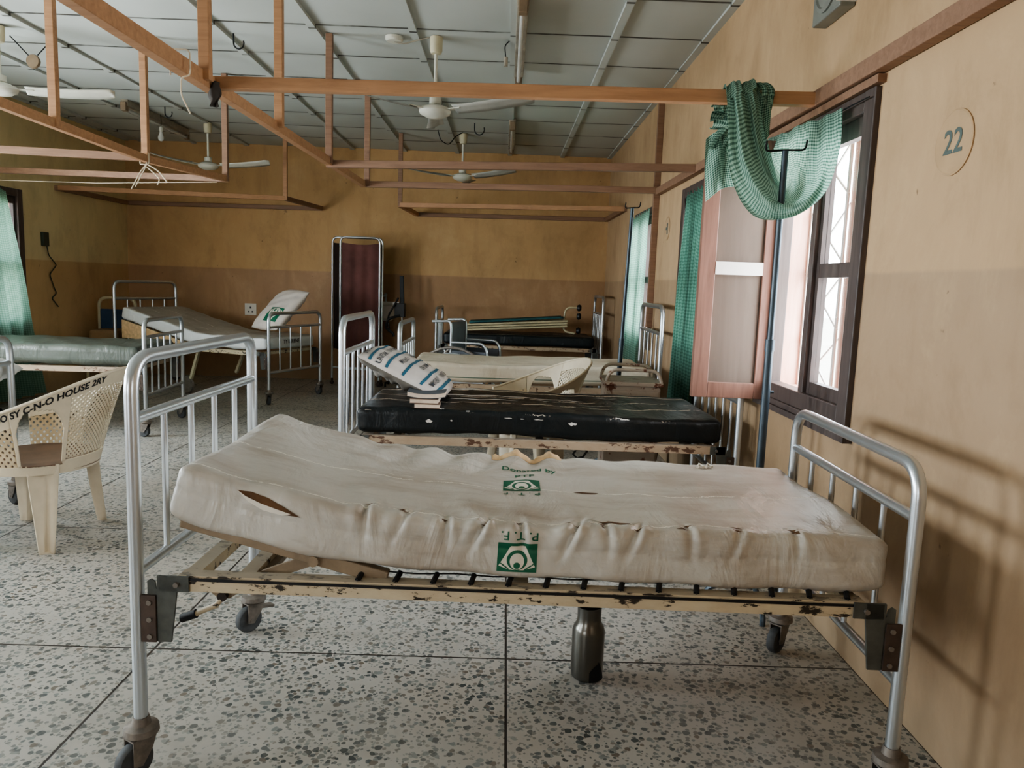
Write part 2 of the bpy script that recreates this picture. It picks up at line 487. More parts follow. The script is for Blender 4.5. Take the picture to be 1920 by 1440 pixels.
M['book_brown'] = plain('brown_book_cover', (140, 112, 96), .6, 0, .12)
M['pillow'] = plain('white_ticking', (222, 214, 208), .9, 0, .1, 6)
M['pillow_d'] = plain('grubby_ticking', (122, 116, 108), .9, 0, .2, 8)
M['pillow5'] = plain('dusty_white_pillow', (208, 198, 190), .7, 0, .12, 4)
M['teal'] = plain('teal_cloth', (44, 92, 96), .9, 0, .15)
M['bluepanel'] = plain('blue_panel', (40, 66, 96), .6, 0, .15)
M['creamtube'] = plain('cream_tube', (196, 184, 152), .45, 0, .12)
M['chairbrown'] = plain('beige_seat', (150, 122, 88), .85, 0, .15)
M['ceramic'] = plain('sink_ceramic', (244, 245, 245), .2, 0, .04)
M['rag'] = plain('dark_rag', (66, 60, 56), .95, 0, .3)
M['string'] = plain('white_string', (214, 200, 178), .9, 0, .1)
M['box_grey'] = plain('grey_metal_box', (136, 138, 132), .5, .2, .12)
M['socket'] = plain('white_socket', (206, 200, 190), .4, 0, .05)
M['switch'] = plain('dark_green_switch', (52, 60, 50), .5, 0, .1)
M['wallcircle'] = plain('wall_number_disc', (190, 160, 126), .85, 0, .08)
M['num_ink'] = plain('grey_green_number', (92, 104, 100), .85, 0, .08)
M['ground'] = plain('pale_concrete_ground', (196, 190, 176), .9, 0, .15, 1)  # light concrete colour, keeps downward views outside bright
M['glass'] = glass_mat()

# ------------------------------------------------------------------ room
def struct(name, mb, mats, parent=None, smooth=0, **k):
    o = mb.build(name, mats, parent, smooth, **k)
    if not parent: o['kind'] = 'structure'
    return o

WINS_R = [(2.72, 3.58, .86, 1.99), (4.62, 5.51, .86, 1.99), (6.55, 7.52, .84, 1.99), (-1.6, -.8, .86, 1.99)]
WINS_L = [(6.6, 7.58, .72, 2.02), (4.5, 5.5, .8, 2.02), (2.5, 3.5, .8, 2.02), (.4, 1.4, .8, 2.02)]
WINS_F = [(-4.2, -3.2, .9, 2.1)]  # unseen window behind the camera, put in and sized for its light

def wall_with_holes(axis, c0, c1, a0, a1, wins):
    """axis 'x': wall slab spanning c0..c1 in x, a0..a1 along y; 'y' the other way"""
    mb = MB()
    def add(p0, p1, z0, z1):
        if axis == 'x': mb.box2((c0, p0, z0), (c1, p1, z1))
        else: mb.box2((p0, c0, z0), (p1, c1, z1))
    cur = a0
    for (p, q, z0, z1) in sorted(wins):
        add(cur, p, 0, ZC + .1)
        add(p, q, 0, z0); add(p, q, z1, ZC + .1)
        cur = q
    add(cur, a1, 0, ZC + .1)
    return mb

TW = .2
struct('wall_right', wall_with_holes('x', XR, XR + TW, YF - TW, YB + TW, WINS_R), M['wall_r'])
struct('wall_left', wall_with_holes('x', XL - TW, XL, YF - TW, YB + TW, WINS_L), M['wall_l'])
struct('wall_front', wall_with_holes('y', YF - TW, YF, XL, XR, WINS_F), M['wall'])
struct('wall_back', MB().box2((XL, YB, 0), (XR, YB + TW, ZC + .1)), M['wall'])
struct('floor', MB().box2((XL - TW, YF - TW, -.1), (XR + TW, YB + TW, 0)), M['floor'])
mb = MB()
def ceil_fn(u, w):
    x = XL + (XR - XL) * u; y = YF + (YB - YF) * w
    fx = ((x - .0) / .655) % 1; fy = ((y - 5.15) / .655) % 1
    s = math.sin(PI * fx) ** .6 * math.sin(PI * fy) ** .6
    k = math.sin(x * 3.1 + y * 1.7) * .5 + .5
    return (x, y, ZC - .004 - .014 * s * k)
mb.grid(ceil_fn, 140, 280)
for i in range(-8, 3):
    x = i * .655
    if XL < x < XR: mb.box2((x - .024, YF, ZC - .026), (x + .024, YB, ZC + .004))
mb.box2((XR - .05, YF, ZC - .02), (XR, YB, ZC)); mb.box2((XL, YF, ZC - .02), (XL + .05, YB, ZC))
struct('ceiling', mb, M['ceil'], smooth=30)
struct('ground', MB().box2((-60, -60, -.45), (60, 60, -.4)), M['ground'])

# ------------------------------------------------------------------ windows
def window(n, side, win, closed=True, curtain_only=False):
    y0, y1, z0, z1 = win
    sgn = 1 if side == 'r' else -1
    X0 = XR if side == 'r' else XL
    def X(d): return X0 + sgn * d     # d>0 goes outwards
    o = bpy.data.objects.new('window_%d' % n, None); COL.objects.link(o); o['kind'] = 'structure'
    o.location = (0, 0, 0)
    f = .055
    mb = MB()
    # face frame standing slightly proud of the wall
    mb.box2((X(-.022), y0 - .035, z0 - .035), (X(.05), y0 + f - .01, z1 + .035))
    mb.box2((X(-.022), y1 - f + .01, z0 - .035), (X(.05), y1 + .035, z1 + .035))
    mb.box2((X(-.020), y0 + f - .01, z1 - f + .02), (X(.048), y1 - f + .01, z1 + .035))
    mb.box2((X(-.026), y0 - .036, z0 - .06), (X(.045), y1 + .036, z0 - .034)); mb.box2((X(-.020), y0 + f - .01, z0 - .034), (X(.048), y1 - f + .01, z0 + f - .02))
    ym = (y0 + y1) / 2
    mb.box2((X(-.01), ym - .024, z0), (X(.05), ym + .024, z1))
    mb.build('frame', M['frame'], o, 0, bevel=.004)
    # lined reveal
    rv = MB()
    for (a, b, c, d) in ((y0, y0 + .02, z0, z1), (y1 - .02, y1, z0, z1), (y0, y1, z0, z0 + .02), (y0, y1, z1 - .02, z1)):
        rv.box2((X(.05), a, c), (X(TW + .03), b, d))
    rv.build('reveal_lining', M['reveal'], o, 0)
    # fixed outer post in the middle and burglar-proof lattice
    op = MB(); op.box2((X(TW - .05), ym - .035, z0), (X(TW + .01), ym + .035, z1))
    op.build('outer_post', M['reveal'], o, 0)
    g = MB(); d = TW - .06
    nz = 4; hz = (z1 - z0) / nz
    for (a, b) in ((y0 + .02, ym - .035), (ym + .035, y1 - .02)):
        for k in range(nz):
            za, zb = z0 + k * hz + .02, z0 + (k + 1) * hz - .02
            g.tube([(X(d), a, za), (X(d), b, zb)], .006, 6); g.tube([(X(d + .012), a, zb), (X(d + .012), b, za)], .006, 6)
        g.box2((X(d - .004), a, z0), (X(d + .004), a + .018, z1)); g.box2((X(d - .004), b - .018, z0), (X(d + .004), b, z1))
        g.box2((X(d), a, z0 + (z1 - z0) * .47), (X(d + .02), b, z0 + (z1 - z0) * .5))
    g.build('burglar_bars', M['white_glare_paint'], o, 30)  # bars whitened, window bloom put into their colour
    # closed glazed sash(es)
    halves = [(y0 + f - .01, ym - .024)] + ([(ym + .024, y1 - f + .01)] if closed else [])
    for (a, b) in halves:
        sm = MB(); st = .045; zm = z0 + (z1 - z0) * .48
        sm.box2((X(.008), a, z0 + f - .02), (X(.044), a + st, z1 - f + .02)); sm.box2((X(.008), b - st * .6, z0 + f - .02), (X(.044), b, z1 - f + .02))
        sm.box2((X(.009), a + st, z0 + f - .02), (X(.043), b - st * .6, z0 + f + .03)); sm.box2((X(.009), a + st, z1 - f - .05), (X(.043), b - st * .6, z1 - f + .02))
        sm.box2((X(.009), a + st, zm - .028), (X(.043), b - st * .6, zm + .028))
        so = sm.build('sash', M['frame'], o, 0)
        for (za, zb) in ((z0 + .06, zm - .028), (zm + .028, z1 - .08)):
            p = MB(); p.box2((X(.024), a + st, za), (X(.028), b - st * .6, zb)); p.build('pane', M['glass'], so, 0)
    return o

w1 = window(1, 'r', WINS_R[0], closed=False)
window(2, 'r', WINS_R[1]); window(3, 'r', WINS_R[2])
window(4, 'l', WINS_L[0])

# head lining strip over window 1 (pale lintel slat) and sill
mb = MB(); mb.box2((XR - .03, 2.66, 2.03), (XR + .01, 3.75, 2.058)); mb.build('head_strip', M['beam_d'], w1, 0)
mb = MB(); mb.box2((XR - .035, 2.66, .775), (XR + .01, 3.66, .80)); mb.build('sill', M['frame'], w1, 0)
# the open inward shutter, hinged on the far jamb
sh = bpy.data.objects.new('sash', None); COL.objects.link(sh); sh.parent = w1
sh.location = (1.255, 3.575, 0); sh.rotation_euler = (0, 0, math.radians(180 - 3))
sh['label'] = 'open wooden shutter sash swung into the room'
W_, Z0_, Z1_ = .345, .80, 2.0
st = MB()
st.box2((0, -.02, Z0_), (.05, .02, Z1_)); st.box2((W_ - .075, -.02, Z0_), (W_, .02, Z1_))
st.box2((.05, -.02, Z0_), (W_ - .075, .02, Z0_ + .075)); st.box2((.05, -.02, Z1_ - .075), (W_ - .075, .02, Z1_))
st.build('sash_frame', M['sash'], sh, 0, bevel=.003)
MB().box2((.05, -.006, Z0_ + .075), (W_ - .075, .006, Z1_ - .075)).build('sash_panel', M['ply'], sh, 0)
MB().box2((.05, .004, 1.385), (W_ - .075, .022, 1.445)).build('cross_rail', M['white_glare_paint'], sh, 0)  # skylight on the rail put into its colour as white

# ------------------------------------------------------------------ text and flat print helpers
def text_mesh(s, size=1.0, bold=.02):
    """returns verts(2D), faces of flat lettering, centred, cap height ~ size"""
    cu = bpy.data.curves.new('t', 'FONT'); cu.body = s; cu.align_x = 'CENTER'; cu.align_y = 'CENTER'
    cu.size = size * 1.38; cu.resolution_u = 3
    cu.offset = size * bold
    ob = bpy.data.objects.new('t', cu); COL.objects.link(ob)
    bpy.context.view_layer.update()
    me = ob.to_mesh()
    bm = bmesh.new(); bm.from_mesh(me); ob.to_mesh_clear()
    bmesh.ops.triangulate(bm, faces=bm.faces)
    for _ in range(4):
        ed = [e for e in bm.edges if e.calc_length() > size * .22]
        if not ed: break
        bmesh.ops.subdivide_edges(bm, edges=ed, cuts=1)
        bmesh.ops.triangulate(bm, faces=bm.faces)
    bm.verts.ensure_lookup_table()
    V = [(v.co.x, v.co.y) for v in bm.verts]; F = [tuple(v.index for v in f.verts) for f in bm.faces]
    bm.free(); bpy.data.objects.remove(ob); bpy.data.curves.remove(cu)
    return V, F

def poly_mesh(poly, step=.03):
    bm = bmesh.new()
    bm.faces.new([bm.verts.new((x, y, 0)) for x, y in poly])
    bmesh.ops.triangulate(bm, faces=bm.faces)
    for _ in range(7):
        ed = [e for e in bm.edges if e.calc_length() > step]
        if not ed: break
        bmesh.ops.subdivide_edges(bm, edges=ed, cuts=1)
        bmesh.ops.triangulate(bm, faces=bm.faces)
    bm.verts.ensure_lookup_table(); bm.verts.index_update()
    V = [(v.co.x, v.co.y) for v in bm.verts]; F = [tuple(v.index for v in f.verts) for f in bm.faces]
    bm.free()
    return V, F

def ell(cx, cy, rx, ry, n=28):
    return [(cx + rx * math.cos(2 * PI * k / n), cy + ry * math.sin(2 * PI * k / n)) for k in range(n)]

# ------------------------------------------------------------------ beds
def caster(parent, x, y, spin, h=.14, m=None, brake=False):
    """swivel caster under a leg: cup, fork, wheel; spin turns the trail"""
    m = m or M['castm']
    o = MB()
    o.lathe((x, y, 0), [(.02, h + .02), (.024, h), (.042, h - .006), (.044, h - .022), (.034, h - .03), (.02, h - .034)], 20)
    c, s = math.cos(spin), math.sin(spin)
    R = Matrix.Rotation(spin, 3, 'Z')
    ax = Vector((x + c * .022, y + s * .022, .048))
    for k in (-1, 1):
        off = R @ Vector((0, k * .021, 0))
        P = [R @ Vector(p) + Vector((x, y, 0)) + off for p in ((-.028, 0, h - .03), (.036, 0, h - .03), (.036, 0, .04), (.012, 0, .036), (-.016, 0, .075))]
        Q = [p + R @ Vector((0, .003, 0)) for p in P]
        n = len(P)
        o.add(P + Q, [tuple(range(n)), tuple(reversed(range(n, 2 * n)))] + [(i, (i + 1) % n, n + (i + 1) % n, n + i) for i in range(n)])
    o.box((x + c * .004, y + s * .004, h - .031), (.066, .05, .005), R)
    o.cyl(ax - R @ Vector((0, .026, 0)), ax + R @ Vector((0, .026, 0)), .006, 8)
    co = o.build('caster', m, parent, 40)
    w = MB()
    prof = [(.012, -.015), (.03, -.016), (.044, -.015), (.048, -.009), (.048, .009), (.044, .015), (.03, .016), (.012, .015)]
    vs = MB().lathe((0, 0, 0), prof, 24, 'y')
    vs.v = [tuple(R @ Vector(p) + ax) for p in vs.v]
    vs.build('wheel', M['rubber'], co, 40)
    if brake:
        b = MB(); b.bar(R @ Vector((-.015, 0, .085)) + Vector((x, y, 0)), R @ Vector((-.075, 0, .075)) + Vector((x, y, 0)), .03, .008)
        b.build('brake_pedal', m, co, 0)
    return co

def bed_end(parent, name, x, W, h, mid, low, nsp, mat, rad=.09, r=.0175, tilt=0.0, hcast=.14, cast=True, spins=(2.2, 2.6), brake=False, cm=None):
    z0 = hcast if cast else .02
    fr = MB()
    pts = fillet([(x, -W / 2, z0), (x, -W / 2, h), (x, W / 2, h), (x, W / 2, z0)], rad, 8)
    fr.tube(pts, r, 14)
    o = fr.build(name, mat, parent, 50)
    for z, nm in ((mid, 'cross_rail'), (low, 'cross_rail')):
        MB().cyl((x, -W / 2, z), (x, W / 2, z), r * .82, 12).build(nm, mat, o, 50)
    for k in range(nsp):
        y = -W / 2 + W * (k + 1) / (nsp + 1)
        MB().cyl((x, y, low), (x, y, mid), .0085, 10).build('spindle', mat, o, 50)
    if cast:
        caster(parent, x, -W / 2, spins[0], hcast, cm); caster(parent, x, W / 2, spins[1], hcast, cm, brake)
    return o

def make_bed(label, loc, rz, L=1.95, W=.83, head=(1.09, .94, .55, 4), foot=(.90, .765, .33, 4), zr=.54, mat='steel', rail='rail',
             spins=((3.6, 3.9), (2.5, 2.8)), group=None, hero=False, backrest=None, reverse=False, cm=None):
    """x runs from the head end (0) to the foot end (L); near side is -y"""
    t = thing('hospital_bed', label, 'bed', loc, rz, group)
    hx, fx = (0, L)
    ends = [('headboard', hx, head, spins[0]), ('footboard', fx, foot, spins[1])]
    for nm, x, e, sp in ends:
        bed_end(t, nm, x, W, e[0], e[1], e[2], e[3], M[mat], spins=sp, brake=hero and x == 0, cm=cm)
    a, b = .125, L - .125
    for s in (-1, 1):
        y = s * W / 2
        rl = MB()
        rl.box2((a, y - .004, zr - .036), (b, y + .004, zr))
        rl.box2((a - .02, y, zr - .002), (b + .02, y - s * .042, zr + .004))
        rl.build('side_rail', M[rail], t, 0)
        if hero:
            g = MB(); g.box2((a, y - .0055, zr - .008), (b, y + .0055, zr - .0005)); g.build('paint_line', M['black'], t, 0)['kind'] = 'stuff'
        for x, d in ((0, 1), (L, -1)):
            br = MB()
            yy = y + s * .006
            def bx(x0, x1, z0, z1, th=.004, o=0, m=0):
                br.box2((x + d * x0, yy - th / 2 + o, z0), (x + d * x1, yy + th / 2 + o, z1), m)
            bx(.060, .135, zr - .036, zr + .004, .008)
            Mx = Matrix(((d, 0, 0, x), (0, 0, 1, yy), (0, 1, 0, 0), (0, 0, 0, 1)))
            br.prism([(.055, zr + .004), (.055, zr - .17), (.088, zr - .17), (.105, zr - .03), (.105, zr + .004)], -.004, .004, Mx)
            br.prism([(.03, zr - .01), (.03, zr - .17), (.06, zr - .17), (.06, zr - .03), (.052, zr - .03), (.05, zr - .012), (.04, zr - .004)], -.002, .002, Mx)
            bo = br.build('corner_bracket', M['bracket'], t, 0)
            pl = MB(); pl.prism([(.014, zr - .046), (.014, zr - .17), (.052, zr - .17), (.052, zr - .046)], -.008, .0, Mx)
            pl.build('post_plate', M['plate'], bo, 0)
            if hero or True:
                for (xq, zq) in ((.036, .065), (.036, .11), (.036, .155), (.105, .016)):
                    MB().cyl((x + d * xq, yy, zr - zq), (x + d * xq, yy + s * .012, zr - zq), .0068, 8).build('bolt', M['castm'], bo, 40)
    for x in (a, a + .14, b, (a + b) / 2):
        MB().box2((x - .02, -W / 2 + .01, zr - .03), (x + .02, W / 2 - .01, zr)).build('cross_member', M[rail], t, 0)
    return t

def springs(bed, x0, x1, n, yside, zr, zmat):
    for k in range(n):
        x = x0 + (x1 - x0) * k / (n - 1)
        s = MB(); s.cyl((x - .004, yside, zr + .004), (x + .004, yside + .035, zmat), .0075, 8)
        s.tube([(x - .006, yside - .006, zr - .002), (x - .004, yside, zr + .006)], .003, 6)
        s.build('spring', M['black'], bed, 40)

def mattress_geo(L, W, t, zb, disp=None, r=.035, nu=120, du0=0.0):
    """returns MB, surf(u, v, off). u along 0..L, v round from the near bottom edge"""
    # profile polyline
    prof = []
    def arc(cy, cz, a0, a1, n=7):
        for k in range(n + 1):
            a = a0 + (a1 - a0) * k / n
            prof.append((cy + r * math.cos(a), cz + r * math.sin(a)))
    y0, y1 = -W / 2, W / 2
    arc(y0 + r, r, -PI / 2, -PI, 5)
    n = 7
    n = 14
    for k in range(1, n): prof.append((y0, r + (t - 2 * r) * k / n))
    arc(y0 + r, t - r, PI, PI / 2, 7)
    n = 60
    for k in range(1, n): prof.append((y0 + r + (W - 2 * r) * k / n, t))
    arc(y1 - r, t - r, PI / 2, 0, 7)
    for k in range(1, 5): prof.append((y1, t - r - (t - 2 * r) * k / 5))
    arc(y1 - r, r, 0, -PI / 2, 5)
    ns = len(prof)
    cum = [0]
    for i in range(1, ns): cum.append(cum[-1] + math.hypot(prof[i][0] - prof[i - 1][0], prof[i][1] - prof[i - 1][1]))
    off0 = cum[5]                          # v = 0 where the near side begins
    cum = [c - off0 for c in cum]
    def pn(v):
        i = 1
        while i < ns - 1 and cum[i] < v: i += 1
        k = (v - cum[i - 1]) / max(1e-9, cum[i] - cum[i - 1])
        p = (prof[i - 1][0] * (1 - k) + prof[i][0] * k, prof[i - 1][1] * (1 - k) + prof[i][1] * k)
        tx, tz = prof[i][0] - prof[i - 1][0], prof[i][1] - prof[i - 1][1]
        l = math.hypot(tx, tz)
        return p, (-tz / l, tx / l)
    def place(u, y, z):
        s = (zb(u + .01) - zb(u - .01)) / .02
        n = 1 / math.sqrt(1 + s * s)
        return Vector((u - z * s * n, y, zb(u) + z * n))
    def surf(u, v, off=0.0):
        p, nn = pn(v)
        d = (disp(u, v) if disp else 0) + off
        return place(u, p[0] + nn[0] * d, p[1] + nn[1] * d)
    mb = MB()
    us = []
    ends = [(0, .9), (.004, .55), (.012, .25), (.025, .08), (.04, 0)]
    re = .03
    ring = [(e * 1.0, sh * re) for e, sh in ends]
    seq = [(u, i) for u, i in ring] + [(.04 + (L - .08) * k / nu, 0) for k in range(1, nu)] + [(L - u, i) for u, i in reversed(ring)]
    vs, uvs = [], []
    for (u, ins) in seq:
        for j in range(ns):
            p = prof[j]; v = cum[j]
            a = prof[max(0, j - 1)]; b = prof[min(ns - 1, j + 1)]
            tx, tz = b[0] - a[0], b[1] - a[1]; l = math.hypot(tx, tz)
            nn = (-tz / l, tx / l)
            d = (disp(u, v) if disp else 0) - ins
            vs.append(place(u, p[0] + nn[0] * d, p[1] + nn[1] * d)); uvs.append((u, v))
    fs = []
    m = len(seq)
    for i in range(m - 1):
        for j in range(ns - 1):
            fs.append((i * ns + j, (i + 1) * ns + j, (i + 1) * ns + j + 1, i * ns + j + 1))
        fs.append((i * ns + ns - 1, (i + 1) * ns + ns - 1, (i + 1) * ns, i * ns))
    fs.append(tuple(range(ns))); fs.append(tuple((m - 1) * ns + j for j in range(ns)))
    mb.add(vs, fs, uvs)
    return mb, surf, cum[-1]

def decal(name, layers, surf, u0, v0, mats, parent, rot=0.0, off=.0012, sx=1, sy=1):
    """layers: list of (V,F,matindex,lift); plane a->u, b->v"""
    mb = MB()
    c, s = math.cos(rot), math.sin(rot)
    for (V, F, mi, lift) in layers:
        vs = []
        for (a, b) in V:
            a, b = a * sx, b * sy
            vs.append(surf(u0 + a * c - b * s, v0 + a * s + b * c, off + lift))
        mb.add(vs, F, m=mi)
    return mb.build(name, mats, parent, 0)

def interp(tab):
    def f(x):
        if x <= tab[0][0]:
            (a, b), (c, d) = tab[0], tab[1]
            return b + (d - b) * (x - a) / (c - a)
        for i in range(len(tab) - 1):
            (a, b), (c, d) = tab[i], tab[i + 1]
            if x <= c or i == len(tab) - 2:
                if x > c: return d + (d - b) * (x - c) / (c - a)
                k = (x - a) / (c - a)
                m0 = (d - b) / (c - a) if i == 0 else (d - tab[i - 1][1]) / (c - tab[i - 1][0])
                m1 = (d - b) / (c - a) if i == len(tab) - 2 else (tab[i + 2][1] - b) / (tab[i + 2][0] - a)
                h = c - a
                return ((2 * k ** 3 - 3 * k * k + 1) * b + (k ** 3 - 2 * k * k + k) * h * m0 + (-2 * k ** 3 + 3 * k * k) * d + (k ** 3 - k * k) * h * m1)
    return f

# ---- bed 1 (nearest)
BW = .83
bed1 = make_bed('nearest chrome bed, raised backrest, under the torn pale mattress with green stamps', (-.897, 2.245, 0), math.radians(-1.2), 1.94, BW,
                head=(1.09, .94, .55, 4), foot=(.895, .765, .33, 4), zr=.54, hero=True, spins=((4.15, 4.0), (3.3, 3.9)))
X1 = lambda wx: wx + .897            # world x -> bed local x
springs(bed1, .56, 1.80, 14, -BW / 2 + .012, .54, .556)
bk = MB()
for s in (-1, 1):
    y = s * (BW / 2 - .05)
    bk.bar((X1(-.80), y, .675), (X1(-.27), y, .541), .032, .036)
bk.bar((X1(-.79), -BW / 2 + .05, .672), (X1(-.79), BW / 2 - .05, .672), .036, .02)
bo = bk.build('backrest_frame', M['tan_metal'], bed1, 0, bevel=.004)
pv = MB(); pv.cyl((X1(-.457), -BW / 2 + .03, .585), (X1(-.457), -BW / 2 + .02, .585), .014, 16); pv.build('pivot_bolt', M['tan_metal'], bo, 40)
sp = MB()
for s in (-1, 1): MB().bar((X1(-.455), s * (BW / 2 - .07), .58), (X1(-.62), s * (BW / 2 - .07), .515), .012, .03).build('support_strut', M['tan_metal'], bed1, 0)
MB().box2((X1(-.62), -BW / 2 + .05, .51), (X1(-.59), BW / 2 - .05, .525)).build('cross_member', M['tan_metal'], bed1, 0)
gus = MB(); gus.prism([(X1(-.80), .50), (X1(-.73), .445), (X1(-.70), .445), (X1(-.62), .50)], -.004, .004, Matrix(((1, 0, 0, 0), (0, 0, 1, -BW / 2 + .1), (0, 1, 0, 0), (0, 0, 0, 1))))
go = gus.build('crank_gusset', M['tan_metal'], bed1, 0)
MB().cyl((X1(-.715), -BW / 2 + .08, .455), (X1(-.715), -BW / 2 + .12, .455), .013, 14).build('pivot_bolt', M['castm_d'], go, 40)
ck = MB(); ck.tube([(X1(-.715), -BW / 2 + .09, .452), (X1(-.73), -BW / 2 + .08, .432), (X1(-.79), -BW / 2 + .08, .404)], .0075, 10)
ck = ck.build('crank', M['rail'], bed1, 40)
gp = MB(); gp.tube([(X1(-.783), -BW / 2 + .08, .407), (X1(-.822), -BW / 2 + .08, .392)], .012, 12); gp.build('crank_grip', M['black'], ck, 40)
cb = MB(); cb.tube(fillet([(X1(.70), .25, .53), (X1(.69), .22, .38), (X1(.71), .22, .35), (X1(.725), .24, .38), (X1(.72), .26, .53)], .02, 5), .005, 6)
cb.build('cable_loop', M['black'], bed1, 40)
ms = MB()
for k in range(9):
    y = -BW / 2 + .05 + k * .09
    ms.tube([(.5 + .1 * i, y, .553 + .004 * (i % 2)) for i in range(14)], .0022, 5)
ms.build('wire_mesh', M['black'], bed1, 0)['kind'] = 'stuff'

# mattress 1
ML = 1.845
zb1 = interp([(0, .690), (.15, .647), (.43, .590), (.625, .571), (.86, .556), (1.27, .553), (1.845, .553)])
FOLDS = [(.49, .9), (.60, .5), (.70, .9), (.80, 1.0), (.90, .7), (1.04, 1.1), (1.12, .5), (1.20, .8), (1.33, .5), (1.46, .4), (1.60, .45)]
def disp1(u, v):
    d = .006 * math.sin(5.1 * u + 2.3 * v) * math.sin(9 * v + 1) + .003 * math.sin(23 * u + 9 * v)
    # pleats where the cover has burst along the near top edge
    for i, (x, a) in enumerate(FOLDS):
        sk = (v - .13) * (.35 if i % 2 else -.1)
        g = math.exp(-((u - x - sk) / .009) ** 2); g2 = math.exp(-((u - x - sk - .019) / .014) ** 2) + .7 * math.exp(-((u - x - sk + .026) / .02) ** 2)
        w = math.exp(-((v - .115) / .055) ** 2)
        d += a * w * (-.015 * g + .010 * g2)
    # cross waves over the bend
    env = math.exp(-((u - .72) / .38) ** 2)
    top = 1 / (1 + math.exp(-(v - .2) / .03)) * 1 / (1 + math.exp((v - .93) / .03))
    d += env * top * (.011 * math.sin(44 * u + 5 * math.sin(5 * v) + 6 * v) * (0.5 + .5 * math.sin(7 * v + 1.5)))
    # far edge scallops
    fe = math.exp(-((v - .90) / .08) ** 2)
    d += fe * math.exp(-((u - .93) / .18) ** 2) * .009 * math.sin(58 * u)
    # long crease at mid height of the near side
    d -= .0035 * math.exp(-((v - .058) / .007) ** 2)
    # soft billow, sag in the middle
    d += -.008 * env * math.exp(-((v - .5) / .22) ** 2)
    return d
mb, surf1, V1 = mattress_geo(ML, .80, .142, zb1, disp1, .024, 420)
mat1 = mb.build('mattress', M['mat1'], None, 70)
clean(mat1, 'torn pale vinyl mattress with green stamps on the nearest bed', 'mattress')
mat1.location = (-.838, 2.243, 0); mat1.rotation_euler = (0, 0, math.radians(-.6))

def emblem():
    L = []
    def add(poly, mi, lift):
        V, F = poly_mesh(poly); L.append((V, F, mi, lift))
    add([(-.5, -.5), (.5, -.5), (.5, .5), (-.5, .5)], 0, 0)
    add([(-.17, .40), (.2, .40), (.46, -.30), (.16, -.42), (-.18, -.42), (-.46, -.30)], 1, .0007)
    add(ell(0, -.08, .26, .34), 0, .0014)
    add(ell(0, -.12, .18, .28), 1, .0021)
    add(ell(0, -.26, .085, .11), 0, .0028)
    for s in (-1, 1):
        for k in range(3):
            x = s * (.24 + .06 * k); y = -.33 + .05 * k
            add([(x - s * .05, y - .06), (x - s * .03, y - .085), (x + s * .07, y + .02), (x + s * .05, y + .045)], 0, .0014)
    return L
EM = emblem()
def scaled(layers, sx, sy, flip=False):
    f = -1 if flip else 1
    return [([(a * sx * f, b * sy * f) for a, b in V], F, mi, li) for V, F, mi, li in layers]
# side stamp: emblem with P. T. F. upside down above it
decal('printed_emblem', scaled(EM, .102, .076), surf1, .894, .036, [M['green_ink'], M['vinyl_white']], mat1)
V, F = text_mesh('P. T. F.', .023)
decal('printed_lettering', [(V, F, 0, 0)], surf1, .898, .094, [M['green_ink']], mat1, PI, sx=1.12)
# top stamp
decal('printed_emblem', scaled(EM, .115, .125), surf1, .905, .515, [M['green_ink'], M['vinyl_white']], mat1, 0)
V, F = text_mesh('Donated by', .034)
decal('printed_lettering', [(V, F, 0, 0)], surf1, .93, .70, [M['green_ink']], mat1, 0, sx=.82)
V, F = text_mesh('PTF', .030)
decal('printed_lettering', [(V, F, 0, 0)], surf1, .915, .625, [M['green_ink']], mat1, 0)
V, F = text_mesh('P . T . F', .026)
decal('printed_lettering', [(V, F, 0, 0)], surf1, .905, .42, [M['green_ink']], mat1, PI, sx=1.0)
# burst seam with brown foam behind it
lens = [(-.085, .012), (-.05, .016), (-.005, .013), (.04, .004), (.085, -.012), (.03, -.016), (-.02, -.014), (-.055, -.004)]
V, F = poly_mesh(lens)
lip = [(-.085, .012), (-.06, .004), (-.02, -.003), (.02, -.006), (.06, -.009), (.04, -.018), (-.01, -.019), (-.05, -.008)]
V2, F2 = poly_mesh(lip)
decal('tear', [(V, F, 0, 0), (V2, F2, 1, .001)], surf1, .245, .088, [M['brown_hole'], M['vinyl_white']], mat1, -.02, off=.002)
# small white torn flecks along the burst lines
fl = []
rnd = random.Random(3)
for (u, a) in FOLDS:
    for k in range(3):
        cu, cv = u + rnd.uniform(-.014, .014), .146 + rnd.uniform(-.026, .010)
        poly = [(cu + rnd.uniform(-.006, .006), cv + rnd.uniform(-.012, .012)) for _ in range(3)]
        V, F = poly_mesh(poly, .02); fl.append((V, F, 0, 0))
for k in range(16):
    cu, cv = .45 + k * .062 + rnd.uniform(-.02, .02), .165 + rnd.uniform(-.01, .014)
    w = rnd.uniform(.014, .04)
    V, F = poly_mesh([(cu - w, cv + rnd.uniform(-.003, .003)), (cu, cv - .003), (cu + w, cv + rnd.uniform(-.004, .004)), (cu, cv + .002)], .02); fl.append((V, F, 0, 0))
for k in range(10):
    cu, cv = .42 + k * .075 + rnd.uniform(-.02, .02), .50 + rnd.uniform(-.012, .012)
    w = rnd.uniform(.012, .035)
    V, F = poly_mesh([(cu - w, cv + rnd.uniform(-.003, .003)), (cu, cv - .0025), (cu + w, cv + rnd.uniform(-.004, .004)), (cu, cv + .0025)], .02); fl.append((V, F, 0, 0))
gaps = []
for (u, a) in FOLDS:
    for k in range(2):
        cu, cv = u + rnd.uniform(-.02, .02), .148 + rnd.uniform(-.02, .012)
        w, h = rnd.uniform(.006, .02), rnd.uniform(.002, .006)
        V, F = poly_mesh([(cu - w, cv + rnd.uniform(-h, h)), (cu, cv - h), (cu + w, cv + rnd.uniform(-h, h)), (cu, cv + h)], .02); gaps.append((V, F, 0, 0))
